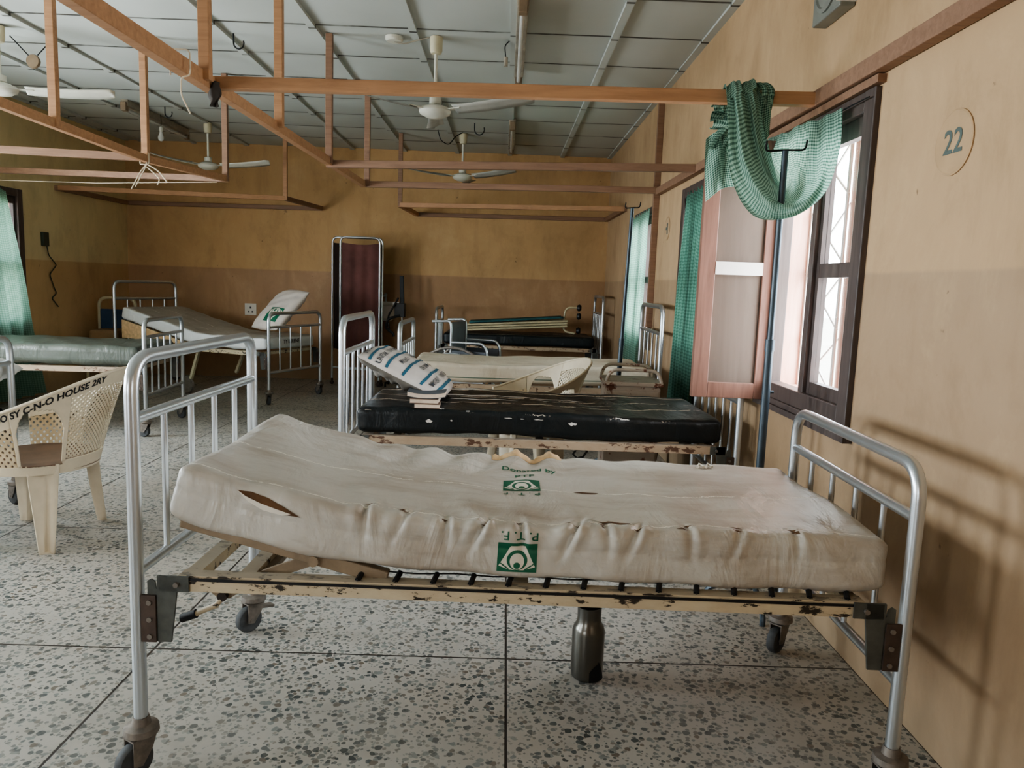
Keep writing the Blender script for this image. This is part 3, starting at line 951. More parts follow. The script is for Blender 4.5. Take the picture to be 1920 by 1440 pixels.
V, F = poly_mesh([(1.10, .168), (1.13, .178), (1.17, .170), (1.20, .160), (1.16, .156), (1.13, .160)], .02); gaps.append((V, F, 0, 0))
V, F = poly_mesh([(1.06, .47), (1.09, .485), (1.14, .478), (1.13, .468), (1.09, .466)], .02); gaps.append((V, F, 0, 0))
decal('torn_gaps', gaps, surf1, 0, 0, [M['brown_hole']], mat1, 0, off=.0011)['kind'] = 'stuff'
# knots of cord on the far edge
for uu in (1.535, 1.565):
    q = surf1(uu, .86, .003)
    MB().tube([q + Vector((-.012, -.03, .002)), q + Vector((0, 0, .007)), q + Vector((.010, -.025, .003))], .005, 6).build('tie_knot', M['vinyl_white'], mat1, 60)
decal('torn_flecks', fl, surf1, 0, 0, [M['vinyl_white']], mat1, 0, off=.0016)['kind'] = 'stuff'
# exposed foam bulging over the far edge
fm = MB()
def foam_fn(a, b):
    u = .80 + .25 * a; v = .845 + .09 * b
    return surf1(u, v, .014 * math.sin(PI * b) ** .5 * min(1, 6 * math.sin(PI * a)) * (.75 + .25 * math.sin(40 * a)) + .0008)
fm.grid(foam_fn, 24, 8)
fm.build('exposed_foam', M['foam'], mat1, 60)

# ---- bed 2 (black mattress)
bed2 = make_bed('second chrome bed in the right row, under the torn black mattress', (-.785, 4.08, 0), 0, 1.965, BW, head=(1.108, .94, .50, 5), foot=(.895, .765, .33, 5),
                zr=.536, rail='rail_d', spins=((2.4, 3.3), (2.5, 2.9)))
zb2 = lambda u: .548 + .006 * math.sin(3 * u)
def disp2(u, v):
    return .004 * math.sin(7 * u + 5 * v) + .002 * math.sin(31 * u + 11 * v) - .008 * math.exp(-((u - .9) / .5) ** 2) * math.exp(-((v - .5) / .2) ** 2)
mb, surf2, V2_ = mattress_geo(1.82, .80, .125, zb2, disp2, .03, 130)
mat2 = mb.build('mattress', M['mat2'], None, 70)
clean(mat2, 'black vinyl mattress with long pale splits on top, on the second bed', 'mattress')
mat2.location = (-.715, 4.08, 0)
sc = []
rnd = random.Random(11)
def shred(layers, u, v, w, h, n=9):
    up, dn = [], []
    for k in range(n + 1):
        t = k / n; e = math.sin(PI * t) ** .4
        up.append((u - w / 2 + w * t, v + h * e * rnd.uniform(.25, 1))); dn.append((u - w / 2 + w * t, v - h * e * rnd.uniform(.25, 1)))
    V, F = poly_mesh(dn + up[::-1][1:-1], .06); layers.append((V, F, 0, 0))
for (u, v, w, h) in [(.50, .60, .76, .020), (.95, .595, .46, .013), (.40, .80, .50, .040), (.75, .81, .38, .010), (.62, .47, .38, .016), (1.02, .53, .24, .008), (1.22, .45, .2, .006),
                     (1.3, .70, .16, .006), (1.18, .845, .3, .008), (.36, .035, .035, .012), (.47, .04, .012, .005), (1.07, .05, .045, .011), (.42, .10, .03, .006), (.55, .095, .02, .006),
                     (.75, .062, .04, .0025), (.82, .062, .02, .003), (.9, .062, .05, .0025), (1.33, .085, .05, .005), (1.3, .09, .04, .004)]:
    shred(sc, u, v, w, h)
decal('split_lining', sc, surf2, 0, 0, [M['pillow']], mat2, 0, off=.0015)['kind'] = 'stuff'
hk = MB(); hk.tube([Vector((.36, -.31, .55)), Vector((.37, -.31, .505)), Vector((.35, -.31, .475)), Vector((.32, -.31, .468)), Vector((.30, -.31, .49)), Vector((.315, -.31, .513)), Vector((.335, -.31, .515))][::1], .006, 8)
hk_o = hk.build('hanging_hook', M['black'], bed2, 60)
hk_o.location = (.86, 0, -.035)

# ---- bed 3 (cream striped mattress), bed 4 (far, dark mattress): their tall ends stand by the right wall
bed3 = make_bed('third chrome bed in the right row, under the cream piped mattress', (1.165, 5.965, 0), PI, 1.93, BW, head=(1.18, .98, .5, 4), foot=(.99, .83, .33, 5),
                zr=.555, rail='rail_d', mat='steel_d', spins=((.3, 1.1), (.6, .2)))
def disp3(u, v):
    return .005 * math.sin(6 * u + 9 * v) + .003 * math.sin(15 * u - 6 * v) + .014 * math.exp(-((u - .28) / .2) ** 2) * math.exp(-((v - .3) / .2) ** 2)
zb3 = lambda u: .572 + .01 * math.exp(-((u - 1.6) / .4) ** 2)
mb, surf3, _ = mattress_geo(1.80, .80, .135, zb3, disp3, .03, 100)
m3 = mb.build('mattress', M['mat3'], None, 70); m3.location = (-.70, 5.965, 0)
clean(m3, 'cream cotton mattress with dark piping, on the third bed', 'mattress')
bed4 = make_bed('farthest chrome bed by the back wall, under folded privacy screens', (1.125, 9.04, 0), PI, 1.90, BW, head=(1.20, 1.0, .5, 5), foot=(1.01, .85, .33, 5),
                zr=.60, rail='rail_d', mat='steel_d', spins=((.3, 1.1), (.6, .2)))
mb, surf4, _ = mattress_geo(1.74, .80, .12, lambda u: .612, lambda u, v: .004 * math.sin(9 * u + 4 * v), .03, 60)
m4 = mb.build('mattress', M['mat4'], None, 70); m4.location = (-.695, 9.04, 0)
clean(m4, 'dark teal vinyl mattress torn along its top edge, on the farthest bed', 'mattress')
sc = []
for (u, v, w, h) in [(.72, .115, .16, .02), (.30, .125, .30, .012), (1.0, .13, .22, .006)]: shred(sc, u, v, w, h)
decal('split_lining', sc, surf4, 0, 0, [M['pillow']], m4, 0, off=.002)['kind'] = 'stuff'

# ---- bed 5 (oblique, raised head, pillow)
B5 = math.radians(-21.2)
bed5 = make_bed('chrome bed at an angle near the back left corner, head end raised', (-4.13, 8.76, 0), B5, 2.06, .88, head=(1.19, 1.0, .5, 4), foot=(.93, .79, .33, 4),
                zr=.53, rail='rail', spins=((2.4, 3.3), (2.5, 2.9)))
zb5 = interp([(0, .79), (.3, .725), (.65, .645), (1.0, .57), (1.25, .55), (1.94, .55)])
mb, surf5, _ = mattress_geo(1.94, .84, .13, zb5, lambda u, v: .004 * math.sin(9 * u + 7 * v) + .003 * math.sin(25 * u - 9 * v), .028, 90)
m5 = mb.build('mattress', M['mat5'], None, 70)
def b5(x, y, z=0):
    return (-4.13 + x * math.cos(B5) - y * math.sin(B5), 8.76 + x * math.sin(B5) + y * math.cos(B5), z)
m5.location = b5(.06, 0); m5.rotation_euler = (0, 0, B5)
clean(m5, 'white dusty mattress bent up at its left end, on the angled bed', 'mattress')
def end_face(s_, size, y, z, u=1.947):
    V, F = text_mesh(s_, size); mbb = MB()
    mbb.add([Vector((u, y + a, z + b)) for a, b in V], F)
    return mbb.build('handwriting', M['black_ink'], m5, 0)
end_face('TY BERENE', .04, .0, .625)
br5 = MB()
for s in (-1, 1): br5.bar((.06, s * .38, .755), (1.0, s * .38, .54), .03, .03)
br5.bar((.07, -.38, .75), (.07, .38, .75), .03, .02)
br5.build('backrest_frame', M['cream_metal'], bed5, 0)
st5 = MB().bar((1.05, -.3, .53), (.92, -.3, .17), .03, .03).build('support_strut', M['cream_metal'], bed5, 0)
MB().lathe((.86, -.3, .10), [(.02, -.015), (.09, -.014), (.1, 0), (.09, .014), (.02, .015)], 22, 'y').build('jack_wheel', M['castm'], st5, 40)
MB().bar((1.25, .2, .53), (1.1, .2, .2), .03, .03).build('support_strut', M['cream_metal'], bed5, 0)
sk5 = MB()
def skirt(u, w): 
    x = .1 + 1.0 * u; zt = zb5(x - .06) ; return (x, -.44, zt - .005 - w * max(.02, (zt - .56)) * .9)
sk5.grid(skirt, 20, 2); sk5.build('hanging_sheet', M['foam'], bed5, 0)

# ---- bed 6 (left, grey green), bed 7 (left foreground, mostly out of view)
B6 = math.radians(4)
bed6 = make_bed('chrome bed along the left wall, under the grey-green mattress', (-4.64, 6.205, 0), B6, 1.80, .83, head=(1.08, .94, .5, 4), foot=(.925, .79, .33, 5),
                zr=.545, rail='rail_d', mat='steel_d', spins=((2.4, 3.3), (2.9, 2.6)))
mb, surf6, _ = mattress_geo(1.68, .80, .16, lambda u: .556, lambda u, v: .005 * math.sin(6 * u + 5 * v) + .003 * math.sin(21 * u + 17 * v), .05, 80)
m6 = mb.build('mattress', M['mat6'], None, 70); m6.location = (-4.64 + .06 * math.cos(B6), 6.205 + .06 * math.sin(B6), 0); m6.rotation_euler = (0, 0, B6)
clean(m6, 'grey-green vinyl mattress on the bed beside the left window', 'mattress')
bed7 = make_bed('chrome bed cut off by the left edge, behind the perforated armchair', (-4.62, 3.67, 0), 0, 1.96, .80, head=(1.08, .94, .5, 4), foot=(.925, .79, .33, 4),
                zr=.53, rail='rail_d', spins=((2.4, 3.3), (2.9, 2.6)))
mb, surf7, _ = mattress_geo(1.80, .76, .13, lambda u: .545, lambda u, v: .004 * math.sin(9 * u + 7 * v), .04, 60)
m7 = mb.build('mattress', M['mat5side'], None, 70); m7.location = (-4.54, 3.67, 0)
clean(m7, 'white mattress on the bed cut off by the left edge', 'mattress')

# ------------------------------------------------------------------ pillows
def pillow(name, label, LX, LY, T, mats, M4, corner=.25, nu=72, nv=72, wr=.006):
    """LX x LY pillow, flat in its own xy plane; returns object and top-surface function"""
    def h(a, b):
        e = (1 - abs(a) ** 3.2) * (1 - abs(b) ** 3.2)
        return max(0, e) ** .55
    def top(a, b, sgn=1, off=0):
        k = 1 - corner * .18 * (abs(a) * abs(b)) ** 2
        pinch_a = 1 - .10 * (1 - abs(b) ** 2) * abs(a) ** 6
        pinch_b = 1 - .10 * (1 - abs(a) ** 2) * abs(b) ** 6
        w = wr * (math.sin(9 * a + 5 * b) + math.sin(14 * b - 6 * a + 1)) * (abs(a * b) * .6 + .4)
        cr = 0 if sgn > 0 else .010 * (math.sin(13 * a + 7 * b + 3 * math.sin(5 * b)) + .7 * math.sin(23 * b - 11 * a)) * h(a, b)
        z = sgn * (T / 2 * h(a, b)) + w * h(a, b) + off * sgn + cr
        return Vector((LX / 2 * a * pinch_b * k, LY / 2 * b * pinch_a * k, z))
    mb = MB()
    mb.grid(lambda u, w: top(2 * u - 1, 2 * w - 1, 1), nu, nv, m=0)
    mb.grid(lambda u, w: top(2 * u - 1, 2 * w - 1, -1), nu, nv, m=1 if len(mats) > 1 else 0)
    bmv = mb
    o = bmv.build(name, mats, None, 60)
    me = o.data
    bm = bmesh.new(); bm.from_mesh(me); bmesh.ops.remove_doubles(bm, verts=bm.verts, dist=.0006); bmesh.ops.recalc_face_normals(bm, faces=bm.faces); bm.to_mesh(me); bm.free()
    o.matrix_world = M4
    clean(o, label, 'pillow')
    return o, top

def frame4(o, ex, ey):
    ex, ey = Vector(ex).normalized(), Vector(ey)
    ey = (ey - ex * ey.dot(ex)).normalized(); ez = ex.cross(ey)
    m = Matrix((ex, ey, ez)).transposed().to_4x4(); m.translation = Vector(o)
    return m

# striped pillow on bed 2: its x runs along the stripes
P2 = frame4((-.515, 4.10, .812), (.05, 1, 0), (-.90, .05, .42))
pil2, top2 = pillow('pillow', 'white pillow with blue stripes and black lettering, leaning on the second headboard', .60, .50, .125, [M['pillow'], M['pillow_d']], P2)
def on_pillow(name, V, F, mats, par, top, LX, LY, off=.0035):
    mbb = MB(); mbb.add([top(2 * a / LX, 2 * b / LY, 1, off) for a, b in V], F)
    return mbb.build(name, mats, par, 0)
for k, y in enumerate((-.215, -.125, -.015, .085, .185)):
    V, F = poly_mesh([(-.29, y - .008), (.29, y - .008), (.29, y + .008), (-.29, y + .008)], .008)
    on_pillow('stripe', V, F, M['blue_ink'], pil2, top2, .60, .50)
rows = [(-.17, .12, 1), (-.17, -.17, -1), (-.07, -.02, 1), (-.07, .2, 1), (.035, -.10, -1), (.035, .16, 1), (.135, .02, 1), (.135, -.2, 1), (.225, -.15, 1)]
for (y, x, d) in rows:
    V, F = text_mesh('UNIFOAM', .032)
    V = [(x + a * .95 * d, y + b * d) for a, b in V]
    on_pillow('printed_lettering', V, F, M['grey_ink'], pil2, top2, .60, .50, .005)

# upright pillow on bed 5
P5 = frame4((-2.44, 8.25, .945), (.41, -.34, .0), (.29, .35, .44))
pil5, top5 = pillow('pillow', 'dusty white pillow with a green stamp, standing up on the angled bed', .50, .60, .15, [M['pillow5']], P5)
for V, F, mi, li in scaled(EM, .21, .19, True):
    V = [(a + .08, b - .13) for a, b in V]
    on_pillow('printed_emblem', V, F, [M['green_ink'], M['vinyl_white']][mi], pil5, top5, .50, .60, .003 + li)

pil7, top7 = pillow('pillow', 'white pillow on the bed cut off by the left edge', .30, .40, .13, [M['mat5side']], frame4((-2.845, 4.06, .748), (1, .04, 0), (-.04, 1, -.08)))

# ------------------------------------------------------------------ books
def book(label, loc, rz, w, d, h, cover, curl=0.0):
    t = thing('book', label, 'book', loc, rz, None)
    def cv(zz):
        mb = MB()
        mb.grid(lambda u, v: (w * (u - .5), d * (v - .5), zz + curl * (2 * u - 1) ** 2 * .02), 10, 2)
        return mb
    pg = MB()
    n = 10
    for s, zz in ((0, .002), (1, h - .002)):
        pg.grid(lambda u, v: (w * (u - .5) * .985, d * (v - .5) * .985, zz + curl * (2 * u - 1) ** 2 * .02), n, 2)
    k = (n + 1) * 3
    def rim(idx): 
        for i in range(len(idx) - 1): pg.f.append((idx[i], idx[i + 1], k + idx[i + 1], k + idx[i])); pg.mi.append(0)
    rim([i * 3 for i in range(n + 1)]); rim([i * 3 + 2 for i in range(n + 1)]); rim([0, 1, 2]); rim([n * 3, n * 3 + 1, n * 3 + 2])
    pg.build('pages', M['book_pages'], t, 30)
    cv(h).build('cover', cover, t, 0, solid=.0025); cv(0.001).build('cover', cover, t, 0, solid=.0025)
    return t
zt2 = .679
book('lowest of the three books stacked on the black mattress', (-.372, 3.755, zt2), .04, .125, .12, .02, M['book_brown'])
book('middle book of the stack of three on the black mattress', (-.384, 3.757, zt2 + .023), -.03, .14, .12, .022, M['book_brown'])
book('topmost book of the stack, largest, with a dark grey cover', (-.375, 3.757, zt2 + .048), .02, .19, .13, .024, M['book_dark'], .5)

# ------------------------------------------------------------------ tub armchairs
def tub_chair(label, loc, rz, writing=True):
    """back towards +x, open towards -x"""
    t = thing('armchair', label, 'chair', loc, rz)
    zs = .36
    A = math.radians(128)
    def rim(ph): return .60 + .235 * ((1 + math.cos(ph)) / 2) ** 2.2
    def shell(ph, w):
        zt = rim(ph); z = zs + (zt - zs) * w
        c = (1 + math.cos(ph)) / 2
        r0 = .255; r1 = .30 + .10 * c ** 1.5
        k = w * .75 + w * w * .25
        r = r0 + (r1 - r0) * k
        return Vector((r * math.cos(ph) * 1.0, r * math.sin(ph) * 1.02, z))
    def hole(ph, w):
        for s in (-1, 1):
            z = zs + (rim(ph) - zs) * w
            c = s * math.radians(58); hw = math.radians(17)
            if abs(ph - c) < hw:
                top = rim(c) - .055 - .10 * max(0, abs(ph - c) / hw - .35) ** 2 / .42
                if .40 < z < top: return True
        return False
    # body band(s): front arms (coarse holes) and back (fine holes)
    n = 128; nv = 40
    back = MB(); arms = MB(); rimb = MB()
    lim = math.radians(44); lim2 = math.radians(72)
    def fill(mb, p0, p1, w0, w1, skip=True, nn=None):
        nn = nn or max(4, int(abs(p1 - p0) / (2 * A) * n))
        mb.grid(lambda u, w: shell(p0 + (p1 - p0) * u, w0 + (w1 - w0) * w), nn, nv,
                lambda u, w: ((p0 + (p1 - p0) * u) * .33, (w0 + (w1 - w0) * w) * (rim(p0 + (p1 - p0) * u) - zs)),
                (lambda u, w: hole(p0 + (p1 - p0) * u, w0 + (w1 - w0) * w)) if skip else None)
    fill(back, -math.radians(38), math.radians(38), .16, .86, False)
    arms2 = MB()
    fill(arms, -A, -math.radians(78), .14, .74, False); fill(arms2, math.radians(78), A, .14, .74, False)
    sh = MB()
    fill(sh, -A, A, 0, .145, True, 96)
    fill(sh, -A, -math.radians(78), .74, 1, False); fill(sh, math.radians(78), A, .74, 1, False)
    fill(sh, -math.radians(78), -math.radians(38), .14, 1, True, 60); fill(sh, math.radians(38), math.radians(78), .14, 1, True, 60)
    fill(sh, -math.radians(38), math.radians(38), .86, 1, False)
    so = sh.build('shell', M['plastic'], t, 60, solid=.006)
    back.build('perforated_back', M['plastic_perf'], t, 60, solid=.004)
    arms.build('perforated_arm', M['plastic_perf2'], t, 60, solid=.004); arms2.build('perforated_arm', M['plastic_perf2'], t, 60, solid=.004)
    rl = MB(); rl.tube([shell(-A + 2 * A * k / 60, 1) for k in range(61)], .008, 8)
    rl.build('rim', M['plastic'], t, 60)
    st = MB()
    st.lathe((0, 0, 0), [(0, .395), (.15, .398), (.235, .41), (.262, .405), (.262, .37), (.24, .372), (0, .38)], 40)
    st.build('seat', M['seat_brown'], t, 50)
    # legs: angle-section, splayed
    for ph in (math.radians(58), math.radians(-58), math.radians(132), math.radians(-132)):
        lg = MB()
        d = Vector((math.cos(ph), math.sin(ph), 0)); s = Vector((-math.sin(ph), math.cos(ph), 0))
        rows = []
        for k in range(9):
            w = k / 8; z = .405 * (1 - w) if abs(ph) < 1.2 else .40 * (1 - w)
            r = .262 + .055 * w ** 1.3; hw = .066 * (1 - w) + .030 * w
            rows.append([d * (r - .008) - s * hw + Vector((0, 0, z)), d * (r - .034) - s * hw * .1 + Vector((0, 0, z)), d * (r - .034) + s * hw * .2 + Vector((0, 0, z)), d * r + s * hw + Vector((0, 0, z))])
        vs = [p for r_ in rows for p in r_]
        fs = [(i * 4 + j, i * 4 + j + 1, (i + 1) * 4 + j + 1, (i + 1) * 4 + j) for i in range(8) for j in range(3)]
        fs.append((32, 33, 34, 35))
        lg.add(vs, fs)
        lg.build('leg', M['plastic'], t, 35, solid=.006)
    if writing:
        # marker writing round the rim band, read from outside
        def wr(s_, size, ph0):
            V, F = text_mesh(s_, size, .05); mb = MB(); vs = []
            for a, b in V:
                ph = ph0 + a / .385
                zt = rim(ph); w = 1 - (.030 - b) / (zt - zs)
                p = shell(ph, w); vs.append(p + Vector((math.cos(ph), math.sin(ph), 0)) * .0048)
            mb.add(vs, F); return mb.build('handwriting', M['black_ink'], t, 0)
        wr('OO SY C-N-O HOUSE 2RY', .031, math.radians(-52))
    return t
tub_chair('cream perforated plastic armchair with black handwriting, at the left edge', (-2.235, 3.60, 0), math.radians(2))
tub_chair('cream plastic armchair behind the second bed, below the piped mattress', (.175, 4.86, 0), math.radians(12), False)

# ------------------------------------------------------------------ bedside locker between beds 2 and 3
lk = thing('bedside_locker', 'small peeling cream locker with tubular top rails beside the third bed', 'cabinet', (.83, 4.84, 0), -.03)
bd = MB(); bd.box2((-.17, -.17, .10), (.17, .17, .70)); bd.build('body', M['locker'], lk, 0, bevel=.006)
tp = MB(); tp.box2((-.185, -.185, .70), (.185, .185, .725)); tp.build('top', M['locker'], lk, 0, bevel=.004)
dr = MB(); dr.box2((-.155, -.178, .13), (.155, -.168, .67)); dd = dr.build('door', M['locker'], lk, 0)
MB().cyl((.12, -.178, .45), (.12, -.2, .45), .012, 12).build('knob', M['steel_d'], dd, 40)
for s in (-1, 1):
    MB().tube(fillet([(-.18, s * .17, .70), (-.15, s * .17, .80), (.15, s * .17, .80), (.18, s * .17, .70)], .07, 6), .011, 10).build('rail', M['locker'], lk, 50)
for sx in (-1, 1):
    for sy in (-1, 1): MB().cyl((sx * .15, sy * .15, 0), (sx * .15, sy * .15, .10), .012, 8).build('leg', M['locker'], lk, 40)

# ------------------------------------------------------------------ drip stands
def drip_stand(label, loc, top, tilt=(0, 0), split=1.11, hw=.078):
    t = thing('drip_stand', label, 'drip stand', loc)
    t.rotation_euler = (tilt[0], tilt[1], 0)
    bs = MB()
    for k in range(3):
        a = k * 2 * PI / 3 + .5
        bs.tube(fillet([(0, 0, .12), (.08 * math.cos(a), .08 * math.sin(a), .10), (.18 * math.cos(a), .18 * math.sin(a), .035), (.18 * math.cos(a), .18 * math.sin(a), .0)], .03, 4), .012, 8)
    bs.build('base', M['ivpole'], t, 40)
    MB().cyl((0, 0, .08), (0, 0, split), .0165, 14).build('lower_tube', M['ivpole'], t, 40)
    MB().cyl((0, 0, split), (0, 0, top), .0125, 14).build('upper_tube', M['ivpole'], t, 40)
    MB().cyl((0, 0, split - .035), (0, 0, split + .012), .019, 14).tube([(0, 0, split - .2), (.03, 0, split - .2)], .006, 8).build('clamp', M['ivpole'], t, 40)
    MB().tube(fillet([(-hw + .004, 0, top + .035), (-hw, 0, top - .004), (0, 0, top + .004), (hw, 0, top + .006), (hw + .004, 0, top + .045)], .018, 5), .0042, 8).build('hook_bar', M['darkmetal'], t, 40)
    return t
drip_stand('tall grey drip stand in front of the draped curtain', (1.066, 3.0, 0), 1.853, split=1.11)
drip_stand('tall dark drip stand leaning beside the far bright curtain', (.795, 5.22, 0), 1.848, (0, math.radians(1.5)), .95, .05)

# ------------------------------------------------------------------ timber curtain frames
def beam(mb, p, q, w=.045, h=.05): mb.bar(p, q, w, h); return mb
fr = thing('curtain_rail_frame', 'raw timber rail frame hung over the right row of beds', 'rail frame', (0, 0, 0))
def bpart(t, p, q, nm='beam', m='beam', w=.045, h=.05):
    return MB().bar(p, q, w, h).build(nm, M[m], t, 0, bevel=.003)
bpart(fr, (-1.30, 1.5, 2.09), (-1.27, 3.35, 2.09), w=.05, h=.06); bpart(fr, (-1.27, 3.35, 2.09), (-1.225, 6.55, 2.10))
bpart(fr, (-1.26, 3.33, 2.10), (1.245, 3.17, 2.09), h=.052)
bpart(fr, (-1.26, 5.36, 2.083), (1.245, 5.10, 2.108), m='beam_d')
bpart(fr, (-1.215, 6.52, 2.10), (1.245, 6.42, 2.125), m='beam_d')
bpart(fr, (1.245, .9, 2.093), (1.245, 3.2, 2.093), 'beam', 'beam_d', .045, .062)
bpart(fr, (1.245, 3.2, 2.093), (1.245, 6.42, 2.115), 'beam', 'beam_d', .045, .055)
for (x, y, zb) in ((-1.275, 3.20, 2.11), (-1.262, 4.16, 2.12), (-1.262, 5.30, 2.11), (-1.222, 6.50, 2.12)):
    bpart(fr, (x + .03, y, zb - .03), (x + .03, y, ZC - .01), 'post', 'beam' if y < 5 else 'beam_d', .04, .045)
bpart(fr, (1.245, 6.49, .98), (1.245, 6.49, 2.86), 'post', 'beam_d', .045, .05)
fl_ = thing('curtain_rail_frame', 'raw timber rail frame hung over the left beds', 'rail frame', (0, 0, 0))
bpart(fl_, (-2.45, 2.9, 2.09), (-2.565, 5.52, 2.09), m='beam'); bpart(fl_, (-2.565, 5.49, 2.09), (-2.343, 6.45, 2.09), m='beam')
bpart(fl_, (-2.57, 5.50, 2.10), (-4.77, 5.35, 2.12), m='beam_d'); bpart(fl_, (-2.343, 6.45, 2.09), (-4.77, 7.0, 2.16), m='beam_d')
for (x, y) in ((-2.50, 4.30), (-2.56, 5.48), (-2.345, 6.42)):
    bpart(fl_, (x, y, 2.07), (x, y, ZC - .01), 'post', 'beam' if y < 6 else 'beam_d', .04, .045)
fc = thing('curtain_rail_frame', 'dark timber rail frame around the back left corner', 'rail frame', (0, 0, 0))
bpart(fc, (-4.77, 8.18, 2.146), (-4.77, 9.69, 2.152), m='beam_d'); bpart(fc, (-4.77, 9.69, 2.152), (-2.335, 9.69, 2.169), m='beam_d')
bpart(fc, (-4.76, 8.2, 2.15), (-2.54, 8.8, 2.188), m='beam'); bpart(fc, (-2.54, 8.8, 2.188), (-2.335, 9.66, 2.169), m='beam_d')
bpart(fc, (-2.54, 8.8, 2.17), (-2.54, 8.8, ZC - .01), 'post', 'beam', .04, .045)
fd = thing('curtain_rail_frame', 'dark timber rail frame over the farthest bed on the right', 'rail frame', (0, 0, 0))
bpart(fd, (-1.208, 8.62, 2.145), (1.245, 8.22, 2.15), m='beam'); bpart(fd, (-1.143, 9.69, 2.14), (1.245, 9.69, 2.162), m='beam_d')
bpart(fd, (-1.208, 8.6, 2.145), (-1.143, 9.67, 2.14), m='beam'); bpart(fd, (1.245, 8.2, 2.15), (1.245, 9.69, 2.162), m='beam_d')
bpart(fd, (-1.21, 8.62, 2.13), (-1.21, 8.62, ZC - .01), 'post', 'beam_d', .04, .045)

# string, cord, rag on the frames
def tubes(name, label, cat, paths, r, m, n=6):
    mb = MB()
    for p in paths: mb.tube(p, r, n)
    o = mb.build(name, m, None, 40); return clean(o, label, cat)
tubes('string', 'white string knotted round the left timber rail, ends dangling', 'string',
      [fillet([(-2.545, 5.47, 2.14), (-2.545, 5.46, 2.05), (-2.585, 5.45, 2.0), (-2.645, 5.43, 1.87)], .03), fillet([(-2.545, 5.46, 2.05), (-2.565, 5.45, 2.0), (-2.615, 5.43, 1.89)], .03),
       fillet([(-2.545, 5.46, 2.05), (-2.465, 5.46, 2.01), (-2.405, 5.46, 1.93)], .05), fillet([(-2.545, 5.46, 2.03), (-2.495, 5.46, 1.99), (-2.455, 5.46, 1.95), (-2.475, 5.46, 1.91)], .02),
       fillet([(-2.595, 5.47, 2.05), (-2.595, 5.47, 2.13), (-2.535, 5.47, 2.13), (-2.535, 5.47, 2.05), (-2.595, 5.47, 2.05)], .01)], .0045, M['string'])
tubes('string', 'white string looped round the near timber rail', 'string',
      [fillet([(-1.30, 3.0, 2.045), (-1.30, 3.0, 2.14), (-1.225, 3.0, 2.14), (-1.225, 3.0, 2.045), (-1.26, 3.0, 2.04), (-1.27, 3.02, 1.98), (-1.235, 3.02, 1.91)], .02)], .003, M['string'])
tubes('cord', 'thin pale cord stretched across below the left rails', 'cord', [[(-4.74, 6.9, 2.06), (-3.5, 6.6, 2.035), (-2.42, 6.43, 2.06)]], .0025, M['string'])
rg = MB()
rg.grid(lambda u, w: (-1.235 + .05 * (u - .5) * (1 - .3 * w) + .006 * math.sin(9 * w + 4 * u), 3.27 + .012 * math.sin(7 * u + 3 * w) - .01, 2.09 - .10 * w), 8, 10)
clean(rg.build('rag', M['rag'], None, 60, solid=.006), 'small dark rag hanging where two timber rails meet', 'rag')

# ------------------------------------------------------------------ curtains
cur = MB()
cat_ = lambda p0, p1, p2, p3, t: tuple(.5 * ((2 * p1[i]) + (-p0[i] + p2[i]) * t + (2 * p0[i] - 5 * p1[i] + 4 * p2[i] - p3[i]) * t * t + (-p0[i] + 3 * p1[i] - 3 * p2[i] + p3[i]) * t ** 3) for i in range(3))
def spline(pts, t):
    n = len(pts) - 1; k = min(n - 1, int(t * n)); f = t * n - k
    g = lambda i: pts[max(0, min(n, i))]
    return Vector(cat_(g(k - 1), g(k), g(k + 1), g(k + 2), f))
# guide strands from the window head, down through the swag, up and over the cross beam
inner = [(1.228, 3.72, 2.03), (1.205, 3.60, 1.92), (1.165, 3.40, 1.815), (1.12, 3.22, 1.768), (1.065, 3.13, 1.82), (1.015, 3.11, 1.95), (1.0, 3.125, 2.07), (.995, 3.18, 2.14), (.99, 3.235, 2.08)]
midd = [(1.215, 3.26, 2.005), (1.20, 3.17, 1.86), (1.17, 3.06, 1.735), (1.10, 3.00, 1.665), (1.02, 3.00, 1.70), (.955, 3.03, 1.84), (.93, 3.09, 2.04), (.93, 3.17, 2.15), (.925, 3.24, 2.09)]
outer = [(1.215, 2.86, 1.985), (1.215, 2.86, 1.84), (1.19, 2.90, 1.69), (1.10, 2.96, 1.60), (.965, 3.00, 1.60), (.875, 3.05, 1.76), (.858, 3.10, 2.01), (.862, 3.17, 2.14), (.855, 3.24, 2.07)]
def swag(u, w):
    a, b, c = spline(inner, w), spline(midd, w), spline(outer, w)
    p = a * ((1 - u) * (1 - 2 * u)) + b * (4 * u * (1 - u)) + c * (u * (2 * u - 1))
    f = .5 + .5 * w
    d = .020 * math.sin(u * 15 + 2.5 * math.sin(3.2 * w) + 3 * w) * (.5 + .5 * math.sin(PI * w)) + .007 * math.sin(u * 33 - 5 * w + 2 * math.sin(5 * w)) + .006 * math.sin(9 * w + 4 * u)
    nrm = Vector((-.5, -.75, .2)) if w < .8 else Vector((.4, -.3, .7))
    return p + nrm * d
WD = .62; LD = 1.15
cur.grid(swag, 90, 110, lambda u, w: (u * WD, w * LD))
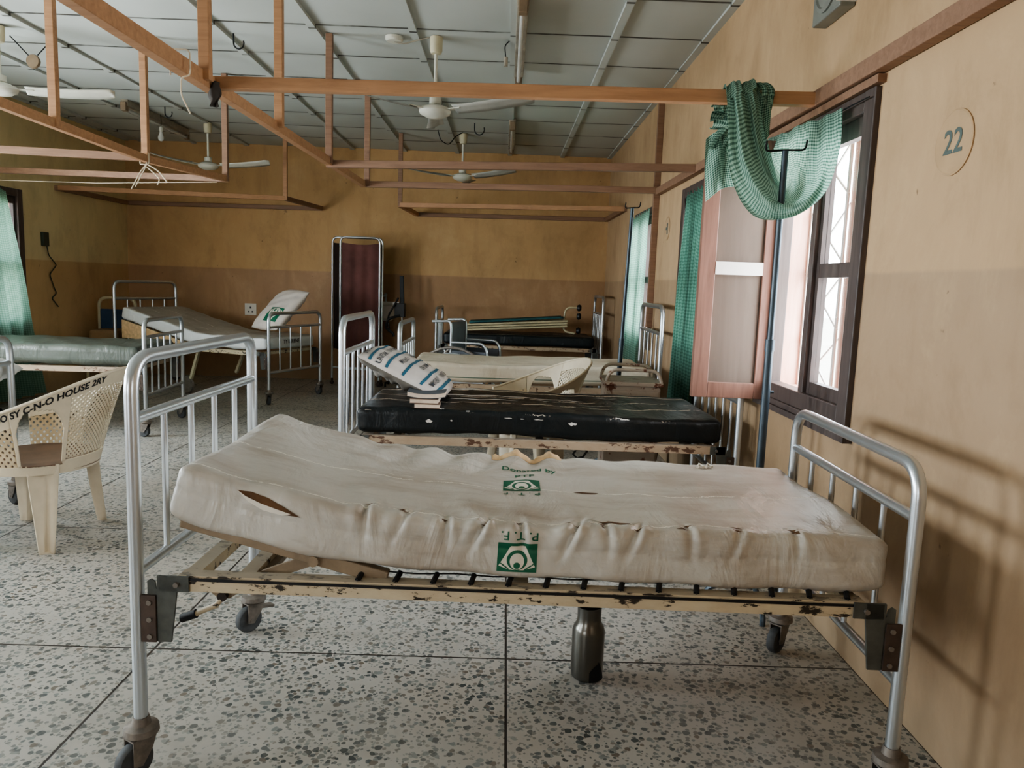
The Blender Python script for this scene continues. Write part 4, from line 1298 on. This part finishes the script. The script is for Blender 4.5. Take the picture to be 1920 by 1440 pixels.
# tail falling behind the beam on the left
def tail(u, w):
    x = .845 + .09 * u + .05 * w * u; z = 1.955 - w * (.262 - .055 * u) + .03 * math.sin(PI * u)
    if w < .0: z += 0
    return Vector((x + .018 * w, 3.36 + .02 * math.sin(u * 9 + 3 * w) - .05 * u, z))
cur.grid(tail, 24, 34, lambda u, w: (u * .2, w * .3))
def tail2(u, w):   # piece between the beam and the hanging tail
    x = .872 + .10 * u; return Vector((x + .02 * math.sin(5 * w), 3.25 + .09 * w + .014 * math.sin(u * 12 + 4 * w), 2.08 - .17 * w))
cur.grid(tail2, 20, 16, lambda u, w: (u * .2, w * .2))
def frill(u, w):
    return Vector((.838 + .055 * w + .02 * math.sin(18 * u) * w, 3.255 + .03 * math.sin(14 * u + 2 * w), 2.09 - .115 * u - .01 * math.sin(24 * u) * (1 - w)))
cur.grid(frill, 30, 10, lambda u, w: (u * .14, w * .07))
def loop(u, w):    # second hump over the beam
    a = PI * (1.15 * w - .1)
    return Vector((.985 + .055 * u + .01 * math.sin(9 * w), 3.17 - .052 * math.cos(a) + .006 * math.sin(14 * u), 2.085 + .062 * math.sin(a) if 0 < a < PI else 2.085 - .2 * max(0, -a, a - PI)))
cur.grid(loop, 14, 20, lambda u, w: (u * .1, w * .2))
def loopfall(u, w):
    return Vector((.985 + .055 * u - .004 * w, 3.118 + .006 * math.sin(14 * u) - .01 * w, 2.085 - .22 * w * (1 - .3 * u)))
cur.grid(loopfall, 12, 14, lambda u, w: (u * .1, w * .22))
clean(cur.build('curtain', M['gingham'], None, 80), 'green gingham curtain thrown over the timber beam by the near window', 'curtain')
tubes('curtain_wire', 'thin curtain wire across the top of the near window', 'wire', [[(1.235, 2.70, 1.99), (1.225, 3.15, 1.985), (1.235, 3.60, 2.03)]], .003, M['darkmetal'])

def hang_curtain(label, axis_x, ya, yb, yc, yd, zt, zb, folds, amp=.03, sgn=-1, m='curtain'):
    """ya..yb along the top, yc..yd along the hem"""
    mb = MB()
    def fn(u, w):
        y = (ya + (yb - ya) * u) * (1 - w) + (yc + (yd - yc) * u) * w
        return Vector((axis_x + sgn * amp * (.5 + .5 * math.sin(folds * 2 * PI * u + 1.5 * math.sin(2 * w))) * (.4 + .6 * w), y + .01 * math.sin(9 * w + 11 * u), zt + (zb - zt) * w + .012 * math.sin(folds * 6 * u) * (1 - w)))
    wid = abs(yb - ya) * 1.5; hgt = abs(zt - zb)
    mb.grid(fn, 90, 40, lambda u, w: (u * wid, w * hgt))
    return clean(mb.build('curtain', M[m], None, 80), label, 'curtain')
hang_curtain('dark green check curtain hanging behind the open shutter', 1.228, 4.66, 5.28, 4.75, 5.36, 1.96, .40, 7, .04, m='curtain_d')
hang_curtain('bright backlit green curtain at the far right window', 1.232, 6.62, 7.52, 6.75, 7.56, 1.99, .62, 8, .045)
hang_curtain('pale green curtain at the left wall window, reaching the floor', -4.75, 6.45, 7.32, 6.5, 7.72, 2.02, .03, 6, .06, 1)

# ------------------------------------------------------------------ ceiling fans
def fan(label, loc, drop, ang, mb_='fanwhite', bl='fangrey', R=.70):
    t = thing('ceiling_fan', label, 'fan', (loc[0], loc[1], ZC - .01))
    MB().lathe((0, 0, 0), [(.022, 0), (.043, -.004), (.041, -.09), (.034, -.108), (.012, -.112)], 20).build('canopy', M['cream_metal'], t, 40)
    MB().cyl((0, 0, -.1), (0, 0, -drop + .06), .0115, 12).build('rod', M['fanwhite'], t, 40)
    MB().lathe((0, 0, -drop), [(.02, .10), (.038, .095), (.04, .055), (.03, .05), (.06, .042), (.1, .026), (.108, .006), (.1, -.012), (.06, -.032), (0, -.04)], 28).build('motor', M[mb_], t, 40)
    for a in ang:
        a = math.radians(a)
        d = Vector((math.cos(a), math.sin(a), 0)); s = Vector((-math.sin(a), math.cos(a), 0))
        b = MB()
        def bl_fn(u, w):
            r = .15 + (R - .15) * u
            hw = (.045 + .022 * u) * (1 if u < .93 else math.sqrt(max(0, 1 - ((u - .93) / .0701) ** 2)) * .9 + .1)
            return d * r + s * (w - .5) * 2 * hw + Vector((0, 0, -drop + .012 + (.5 - w) * .036 + .05 * u * u * .8))
        b.grid(bl_fn, 30, 3)
        bo = b.build('blade', M[bl], t, 60, solid=.004)
        MB().bar(d * .085 + Vector((0, 0, -drop + .012)), d * .20 + Vector((0, 0, -drop + .016)), .05, .006).build('blade_iron', M[mb_], bo, 0)
    return t
f1 = fan('nearest ceiling fan behind the first timber cross beam', (-.515, 5.27), .485, (95, 215, 335), R=.72)
fan('far ceiling fan in front of the back wall, second from the right', (-.515, 8.50), .47, (85, 205, 325))
fan('small white ceiling fan beside the hanging bulb near the back left', (-3.27, 8.44), .46, (-8, 112, 232), bl='fanwhite')
fan('ceiling fan cut off by the left edge, under a round junction box', (-3.50, 5.40), .42, (20, 140, 260), bl='fanwhite')

# ------------------------------------------------------------------ light fittings, bulbs, hooks, boxes
def batten_light(label, x, y0, y1, bare=True):
    t = thing('strip_light', label, 'light fitting', (x, (y0 + y1) / 2, ZC - .014))
    L = y1 - y0
    MB().box2((-.034, -L / 2, -.062), (.034, L / 2, 0)).build('body', M['tube_old'], t, 0, bevel=.004)
    for s in (-1, 1):
        MB().box2((-.026, s * L / 2 - .03, -.11), (.026, s * L / 2 + .03, -.03)).build('lampholder', M['lampholder'], t, 0, bevel=.005)
    MB().cyl((0, -L / 2 + .02, -.088), (0, L / 2 - .02, -.088), .015, 14).build('tube', M['tube_glass'], t, 40)
    return t
batten_light('long dusty strip light on the ceiling near the top centre', .045, 4.45, 5.95)
batten_light('short far strip light on the ceiling towards the back wall', .015, 7.65, 9.0)
batten_light('strip light on the ceiling near the back left corner', -3.67, 7.45, 8.85)
def bulb(label, loc, drop):
    t = thing('light_bulb', label, 'light bulb', (loc[0], loc[1], loc[2]))
    MB().tube([(0, 0, 0), (.004, 0, -drop * .5), (0, 0, -drop)], .003, 6).build('flex', M['darkmetal'], t, 40)
    MB().lathe((0, 0, -drop), [(.008, .01), (.018, 0), (.02, -.03), (.016, -.045)], 16).build('holder', M['fanwhite'], t, 40)
    MB().lathe((0, 0, -drop - .045), [(.014, 0), (.017, -.02), (.03, -.05), (.031, -.07), (.02, -.09), (0, -.098)], 18).build('glass', M['tube_glass'], t, 40)
bulb('bare bulb hanging from a short flex near the back left', (-3.62, 8.1, ZC - .01), .13)
def ceil_hook(label, x, y, r=.035):
    p = [(0, 0, 0), (0, 0, -.06)] + [(r - r * math.cos(a), 0, -.06 - r * math.sin(a) * 1.1) for a in [i * PI / 8 for i in range(1, 10)]]
    o = MB().tube([Vector(q) for q in p], .0055, 8).build('ceiling_hook', M['darkmetal'], None, 40, loc=(x, y, ZC - .008))
    clean(o, label, 'hook')
ceil_hook('ceiling hook above the near timber rail', -1.90, 5.38)
ceil_hook('small ceiling hook between the two right hand fans', -.37, 7.95, .05)
ceil_hook('ceiling hook beside the back left strip light', -3.42, 7.75)
# junction box by fan 1, hanging disc on the left, dangling starter near the long light
jb = thing('junction_box', 'white junction box and cable beside the nearest fan', 'junction box', (-.80, 5.30, ZC - .012))
MB().lathe((0, 0, 0), [(.06, 0), (.06, -.02), (.05, -.03), (0, -.032)], 20).build('body', M['fanwhite'], jb, 40)
MB().tube(fillet([(0, 0, -.03), (.06, 0, -.045), (.14, 0, -.02), (.24, -.02, .0)], .05), .005, 6).build('cable', M['tube_old'], jb, 40)
hd = thing('junction_box', 'round box dangling from two wires at the top left', 'junction box', (-3.46, 5.72, ZC - .01))
MB().tube([(-.10, -.1, 0), (-.02, -.02, -.11)], .004, 6).tube([(.10, .03, 0), (.03, .0, -.10)], .004, 6).build('wire', M['darkmetal'], hd, 40)
d_ = MB().lathe((0, 0, 0), [(.0, -.014), (.045, -.014), (.05, 0), (.045, .014), (0, .014)], 22, 'y').build('body', M['lampholder'], hd, 40); d_.location = (.005, -.01, -.145)
sg = thing('lamp_starter', 'small starter dangling by a wire beside the long strip light', 'starter', (-.03, 5.30, ZC - .01))
MB().tube(fillet([(.0, 0, 0), (-.03, 0, -.03), (-.02, .05, -.1)], .03), .004, 6).build('wire', M['darkmetal'], sg, 40)
MB().cyl((-.02, .05, -.09), (-.02, .05, -.15), .014, 12).build('body', M['tube_old'], sg, 40)
tubes('cable', 'loose wires sagging from the ceiling beside the far fan', 'cable', [fillet([(-.78, 8.35, ZC - .01), (-.75, 8.35, ZC - .12), (-.66, 8.4, ZC - .16), (-.60, 8.42, ZC - .06), (-.52, 8.45, ZC - .01)], .05)], .005, M['darkmetal'])

# grey box with a round grille high on the right wall
gb = thing('speaker_box', 'square grey box with a round grille high on the right wall', 'speaker', (XR, 3.09, 2.505))
MB().box2((-.06, -.13, -.125), (0, .13, .125)).build('case', M['box_grey'], gb, 0, bevel=.006)
g_ = MB().lathe((0, 0, 0), [(.105, 0), (.105, -.008), (.09, -.01), (.085, -.002), (.05, -.006), (.045, -.012), (0, -.014)], 32, 'x').build('grille', M['box_grey'], gb, 30); g_.location = (-.06, 0, .0)
MB().box2((-.075, -.15, -.11), (.0, -.13, .11)).build('bracket', M['white_glare_paint'], gb, 0)

# painted bed number discs
nd = thing('bed_number', 'pale disc painted with the number 22 beside the near window', 'number sign', (XR - .001, 2.215, 1.75))
MB().lathe((0, 0, 0), [(.093, 0), (.093, -.003), (.088, -.005), (.084, -.003), (0, -.003)], 40, 'x').build('disc', M['wallcircle'], nd, 30)
V, F = text_mesh('22', .07); mb = MB(); mb.add([Vector((-.0042, -a * 1.0, b)) for a, b in V], F); mb.build('digits', M['num_ink'], nd, 0)
n2_ = thing('bed_number', 'small worn disc on the wall beyond the open shutter', 'number sign', (XR - .001, 6.08, 1.79))
MB().lathe((0, 0, 0), [(.093, 0), (.093, -.003), (.085, -.005), (.08, -.002), (0, -.002)], 32, 'x').build('disc', M['wallcircle'], n2_, 30)
MB().box2((-.005, -.03, -.045), (-.003, .0, .04)).box2((-.005, .0, -.01), (-.003, .035, .01)).build('worn_mark', M['num_ink'], n2_, 0)

# sockets and switch
so = thing('wall_socket', 'white socket on the back wall behind the angled bed', 'socket', (-3.25, YB, .875))
MB().box2((-.075, -.012, -.075), (.075, 0, .075)).build('plate', M['socket'], so, 0, bevel=.003)
MB().box2((-.03, -.016, -.04), (-.015, -.012, -.02)).box2((.015, -.016, -.04), (.03, -.012, -.02)).box2((-.01, -.016, .01), (.01, -.012, .035)).build('pin_holes', M['black'], so, 0)
sw_ = thing('wall_switch', 'small dark switch with a dangling wire on the left wall', 'switch', (XL, 7.96, 1.60))
MB().box2((0, -.05, -.07), (.03, .05, .07)).build('box', M['switch'], sw_, 0, bevel=.004)
MB().tube(fillet([(.02, .02, -.07), (.015, .05, -.16), (.012, .19, -.26), (.012, .06, -.36), (.012, .13, -.50), (.012, .17, -.56), (.012, .08, -.61), (.012, .19, -.70)], .03), .006, 6).build('wire', M['switch'], sw_, 40)

# ------------------------------------------------------------------ privacy screens
ps = thing('privacy_screen', 'standing chrome privacy screen with maroon cloth', 'screen', (0, 0, 0))
def leaf(x0, y0, x1, y1, cloth, zlo=.215, zhi=1.80, zc0=.45, zc1=1.735):
    d = Vector((x1 - x0, y1 - y0, 0)); L = d.length; d.normalize(); s = Vector((-d.y, d.x, 0))
    P = lambda a, z, o=0: Vector((x0, y0, 0)) + d * a + s * o + Vector((0, 0, z))
    fo = MB().tube(fillet([P(0, .08), P(0, zhi), P(L, zhi), P(L, .08)], .07, 6), .013, 10).build('leaf_frame', M['steel'], ps, 50)
    MB().cyl(P(0, zlo), P(L, zlo), .011, 10).build('lower_rail', M['steel'], fo, 50)
    c = MB(); c.grid(lambda u, w: P(.014 + (L - .028) * u, zc1 - .02 * math.sin(PI * u) + (zc0 - zc1) * w, .012 * math.sin(20 * u + 1.5 * w) * (.5 + w * .5)), 50, 20)
    c.build('cloth', cloth, fo, 80)
    for a in (0, L):
        b = MB().lathe(P(a, 0), [(.008, .085), (.014, .07), (.014, .05)], 10); b.lathe(P(a, .026), [(.01, -.01), (.024, -.009), (.026, 0), (.024, .009), (.01, .01)], 14, 'y')
        b.build('caster', M['castm_d'], fo, 40)
leaf(-1.985, 9.14, -1.52, 9.18, M['screen_cloth']); leaf(-2.115, 9.30, -1.50, 9.26, M['screen_cloth_d'])

fs_ = thing('folded_screen', 'folded cream privacy screen lying on the farthest bed', 'screen', (0, 0, 0))
def fl_leaf(z0, z1, y, x0=-.42, x1=.735):
    p = lambda x, dy: (x, y + dy, z0 + (z1 - z0) * (x - x0) / (x1 - x0))
    return MB().tube(fillet([p(x1, -.20), p(x0, -.20), p(x0, .20), p(x1, .20), p(x1, -.20)], .04, 4), .012, 8)
for k in range(3):
    fl_leaf(.765 + .030 * k, .845 + .030 * k, 9.02).build('leaf_frame', M['creamtube'], fs_, 40)
cl = MB(); cl.grid(lambda u, w: (-.41 + 1.10 * u, 8.84 + .36 * w, .85 + .09 * u + .012 * math.sin(7 * w)), 20, 6); cl.build('cloth', M['teal'], fs_, 60, solid=.012)
ft = MB().tube(fillet([(.86, 8.98, 1.06), (.72, 8.96, 1.06), (.70, 8.96, .78), (.84, 8.95, .755)], .08, 6), .012, 10).build('foot_tube', M['creamtube'], fs_, 40)
for (x, z) in ((.885, 1.06), (.885, .96), (.885, .79)):
    MB().lathe((x, 8.98, z), [(.0, -.026), (.03, -.024), (.042, 0), (.03, .024), (0, .026)], 16, 'x').build('caster', M['black'], fs_, 40)

# ------------------------------------------------------------------ wheelchair
wc = thing('wheelchair', 'folding wheelchair with grey vinyl back, in front of the farthest bed', 'wheelchair', (-.24, 6.90, 0), math.radians(-14))
# local: +x forward, width along y
for s in (-1, 1):
    y = s * .225
    o = MB()
    o.tube(fillet([(-.33, y, .955), (-.19, y, .965), (-.18, y, .9), (-.185, y, .12)], .05, 5), .0115, 10)
    o.tube(fillet([(-.18, y, .775), (.12, y, .775), (.16, y, .70), (.16, y, .42), (-.18, y, .42)], .06, 5), .0115, 10)
    o.tube(fillet([(.16, y, .45), (.24, y, .42), (.34, y * .8, .12)], .05, 4), .010, 8)
    o.build('side_frame', M['steel'], wc, 50)
    MB().cyl((-.36, y, .955), (-.27, y, .96), .0125, 10).build('push_grip', M['steel'], wc, 40)
    a = MB(); a.box2((-.17, y - .006, .47), (.145, y + .006, .70)); a.build('side_panel', M['greyvinyl'], wc, 0)
    w = MB(); yy = s * .275
    cx, cz, R_ = -.15, .372, .36
    w.tube([(cx + R_ * math.cos(2 * PI * k / 40), yy, cz + R_ * math.sin(2 * PI * k / 40)) for k in range(40)], .014, 8, closed=True)
    wo = w.build('drive_wheel', M['castm'], wc, 50)
    hr = MB(); hr.tube([(cx + .31 * math.cos(2 * PI * k / 40), yy + s * .03, cz + .31 * math.sin(2 * PI * k / 40)) for k in range(40)], .008, 6, closed=True); hr.build('hand_rim', M['steel'], wo, 50)
    spk = MB(); spk.cyl((cx, yy - .03, cz), (cx, yy + .03, cz), .025, 12)
    for k in range(14):
        an = 2 * PI * k / 14; spk.tube([(cx, yy, cz), (cx + R_ * math.cos(an), yy, cz + R_ * math.sin(an))], .0018, 4)
    spk.build('spokes', M['steel'], wo, 40)
    MB().lathe((.24, y, .09), [(.02, -.014), (.085, -.012), (.09, 0), (.085, .012), (.02, .014)], 20, 'y').cyl((.24, y, .09), (.2, y, .42), .011, 8).build('front_caster', M['castm_d'], wc, 40)
    MB().box2((.27, y * .75 - .06, .10), (.42, y * .75 + .06, .115)).build('footplate', M['steel_d'], wc, 0)
MB().grid(lambda u, w: (-.185 - .02 * math.sin(PI * u), -.22 + .44 * u, .95 - .42 * w), 10, 6).build('backrest', M['greyvinyl'], wc, 60, solid=.008)
MB().box2((-.18, -.215, .455), (.18, .215, .475)).build('seat', M['greyvinyl'], wc, 0)

# ------------------------------------------------------------------ sink and blood-pressure stand
sk = thing('wash_basin', 'white wash basin on the back wall, half hidden by the screen', 'sink', (-1.60, YB, 0))
bs = MB()
def basin(u, w):
    a = -PI * u; rx, ry = .25 * (1 - .28 * w), .40 * (1 - .35 * w)
    return (rx * math.cos(a) * 1.0, -.0 + ry * math.sin(a), 1.0 - .19 * w ** 1.5)
bs.grid(basin, 28, 8)
bs.add([(.25 * math.cos(-PI * k / 20), .40 * math.sin(-PI * k / 20), 1.0) for k in range(21)] + [(.19 * math.cos(-PI * k / 20), -.05 + .28 * math.sin(-PI * k / 20), 1.0) for k in range(21)],
       [(k, k + 1, 22 + k, 21 + k) for k in range(20)])
bs.box2((-.25, -.06, .92), (.25, 0, 1.035)); bs.box2((-.16, -.25, .80), (.16, 0, .83))
bs.build('bowl', M['ceramic'], sk, 50)
MB().tube(fillet([(.08, -.05, 1.03), (.08, -.05, 1.11), (.02, -.16, 1.10), (.0, -.2, 1.08)], .03), .012, 10).lathe((.08, -.05, 1.11), [(.02, 0), (.022, .02), (.012, .03), (0, .032)], 12).build('tap', M['steel_d'], sk, 40)
MB().tube(fillet([(.0, -.12, .82), (.0, -.12, .6), (.0, -.02, .55)], .05), .022, 10).build('waste_pipe', M['castm'], sk, 40)
bp = thing('blood_pressure_stand', 'black upright gauge on a wheeled stand beside the basin', 'medical stand', (-1.265, 9.35, 0))
MB().cyl((0, 0, .06), (0, 0, .98), .011, 10).build('pole', M['steel_d'], bp, 40)
b_ = MB()
for k in range(5):
    a = k * 2 * PI / 5; b_.tube([(0, 0, .09), (.22 * math.cos(a), .22 * math.sin(a), .05), (.22 * math.cos(a), .22 * math.sin(a), 0)], .013, 8)
b_.build('base', M['darkmetal'], bp, 40)
MB().bar((.0, 0, 1.02), (-.012, 0, 1.365), .05, .042, (0, 1, 0)).build('gauge', M['darkmetal'], bp, 0, bevel=.006)
MB().box2((-.09, -.05, .86), (.035, .06, 1.03)).tube(fillet([(-.04, -.06, 1.1), (-.1, -.08, .98), (-.17, -.05, .86), (-.15, -.05, .7)], .06), .012, 8).build('basket', M['black'], bp, 0, bevel=.01)
MB().tube(fillet([(-.02, -.05, .88), (-.16, -.07, .84), (-.2, -.05, .72), (-.1, -.06, .66), (-.09, -.06, .62)], .05), .016, 8).build('hose', M['black'], bp, 40)

# ------------------------------------------------------------------ blue-backed armchair in the corner
ac = thing('high_back_chair', 'cream tube chair with a blue back in the far left corner', 'chair', (-4.495, 8.80, 0), 0)
MB().tube(fillet([(-.21, .02, 0), (-.21, .02, .99), (.21, .02, .99), (.21, .02, 0)], .10, 8), .019, 12).build('back_frame', M['creamtube'], ac, 50)
MB().box2((-.19, .0, .50), (.19, .03, .86)).build('backrest', M['bluepanel'], ac, 0, bevel=.01)
MB().box2((-.15, -.34, .50), (.17, -.01, .64)).build('seat', M['chairbrown'], ac, 0, bevel=.03)
for x in (-.18, .17): MB().cyl((x, -.32, 0), (x, -.32, .52), .017, 10).build('leg', M['creamtube'], ac, 40)

# ------------------------------------------------------------------ steel bottle under bed 1
bt = thing('steel_bottle', 'brushed steel bottle standing on the floor under the nearest bed', 'bottle', (.318, 2.39, 0))
prof = [(0, .004), (.044, .0), (.052, .008), (.0545, .03), (.0545, .165), (.05, .182), (.041, .195), (.0395, .215), (.0405, .25), (.037, .25), (.036, .2)]
bo_ = MB().lathe((0, 0, 0), prof, 40).build('body', M['bottle'], bt, 35)
fa = MB()
def facet(u, w):
    a = math.radians(-88 + 70 * u); zt = .085 * math.sin(PI * min(1, u * .62 + .38)) ** 1.0
    r = .0552
    return (r * math.cos(a), r * math.sin(a), .006 + zt * w * (.35 + .65 * u if u < .5 else .675 + .2 * (1 - u)) * 1.25)
fa.grid(facet, 16, 8); fa.build('dented_facet', M['darkmetal'], bt, 60)

# ------------------------------------------------------------------ camera
p_f, yaw, pitch, roll = 1411.114, .01324, .130459, .0360107
cy, sy = math.cos(yaw), math.sin(yaw)
f0, r0, u0 = Vector((sy, cy, 0)), Vector((cy, -sy, 0)), Vector((0, 0, 1))
fw = f0 * math.cos(pitch) - u0 * math.sin(pitch); up = u0 * math.cos(pitch) + f0 * math.sin(pitch)
rt = r0 * math.cos(roll) + up * math.sin(roll); up = up * math.cos(roll) - r0 * math.sin(roll)
cam = bpy.data.cameras.new('camera'); co = bpy.data.objects.new('camera', cam); COL.objects.link(co)
m4 = Matrix((rt, up, -fw)).transposed().to_4x4(); m4.translation = (0, 0, 1.3)
co.matrix_world = m4
cam.sensor_width = 36; cam.sensor_fit = 'HORIZONTAL'; cam.lens = 36 * p_f / 1920; cam.clip_start = .05
S.camera = co

# ------------------------------------------------------------------ light
w = bpy.data.worlds.new('sky'); S.world = w; w.use_nodes = True
bg = w.node_tree.nodes['Background']
SKY = 20.0
bg.inputs[0].default_value = (.88, .95, 1.0, 1); bg.inputs[1].default_value = SKY
def portal(loc, rot, sx, sy):
    l = bpy.data.lights.new('sky_portal', 'AREA'); l.shape = 'RECTANGLE'; l.size = sx; l.size_y = sy
    l.cycles.is_portal = True
    o = bpy.data.objects.new('sky_portal', l); COL.objects.link(o); o.location = loc; o.rotation_euler = rot
def daylight(loc, d, sx, sy, power, col=(.86, .94, 1.0)):
    """added area lamp at a window opening, standing in for daylight to fill the room"""
    l = bpy.data.lights.new('window_daylight', 'AREA'); l.shape = 'RECTANGLE'; l.size = sx; l.size_y = sy
    l.energy = power; l.color = col
    o = bpy.data.objects.new('window_daylight', l); COL.objects.link(o); o.location = loc
    o.rotation_euler = Vector(d).to_track_quat('-Z', 'Y').to_euler()
for (a, b, c, d) in WINS_R: portal((XR + TW + .04, (a + b) / 2, (c + d) / 2), (0, PI / 2, 0), d - c, b - a)
for (a, b, c, d) in WINS_L: portal((XL - TW - .04, (a + b) / 2, (c + d) / 2), (0, -PI / 2, 0), d - c, b - a)
for (a, b, c, d) in WINS_F: portal(((a + b) / 2, YF - TW - .02, (c + d) / 2), (PI / 2, 0, 0), b - a, d - c)
for (a, b, c, d), pw in zip(WINS_L[1:], (140, 160, 64)): daylight((XL - TW, (a + b) / 2, (c + d) / 2), (1, 0, .55), b - a, d - c, pw, (.8, .92, 1.0))
for (a, b, c, d) in WINS_F: daylight(((a + b) / 2, YF - TW, (c + d) / 2), (.5, 1, .6), b - a, d - c, 50)
for (a, b, c, d) in WINS_R[:3]: daylight((XR + TW + .06, (a + b) / 2, (c + d) / 2), (-1, 0, .1), b - a, d - c, 62)

S.view_settings.view_transform = 'AgX'
S.view_settings.look = 'AgX - Medium High Contrast'
S.view_settings.exposure = -0.42
S.cycles.use_denoising = True
S.cycles.max_bounces = 10
S.cycles.diffuse_bounces = 6
S.cycles.transparent_max_bounces = 12
S.cycles.sample_clamp_indirect = 8
S.cycles.caustics_reflective = False
S.cycles.caustics_refractive = False
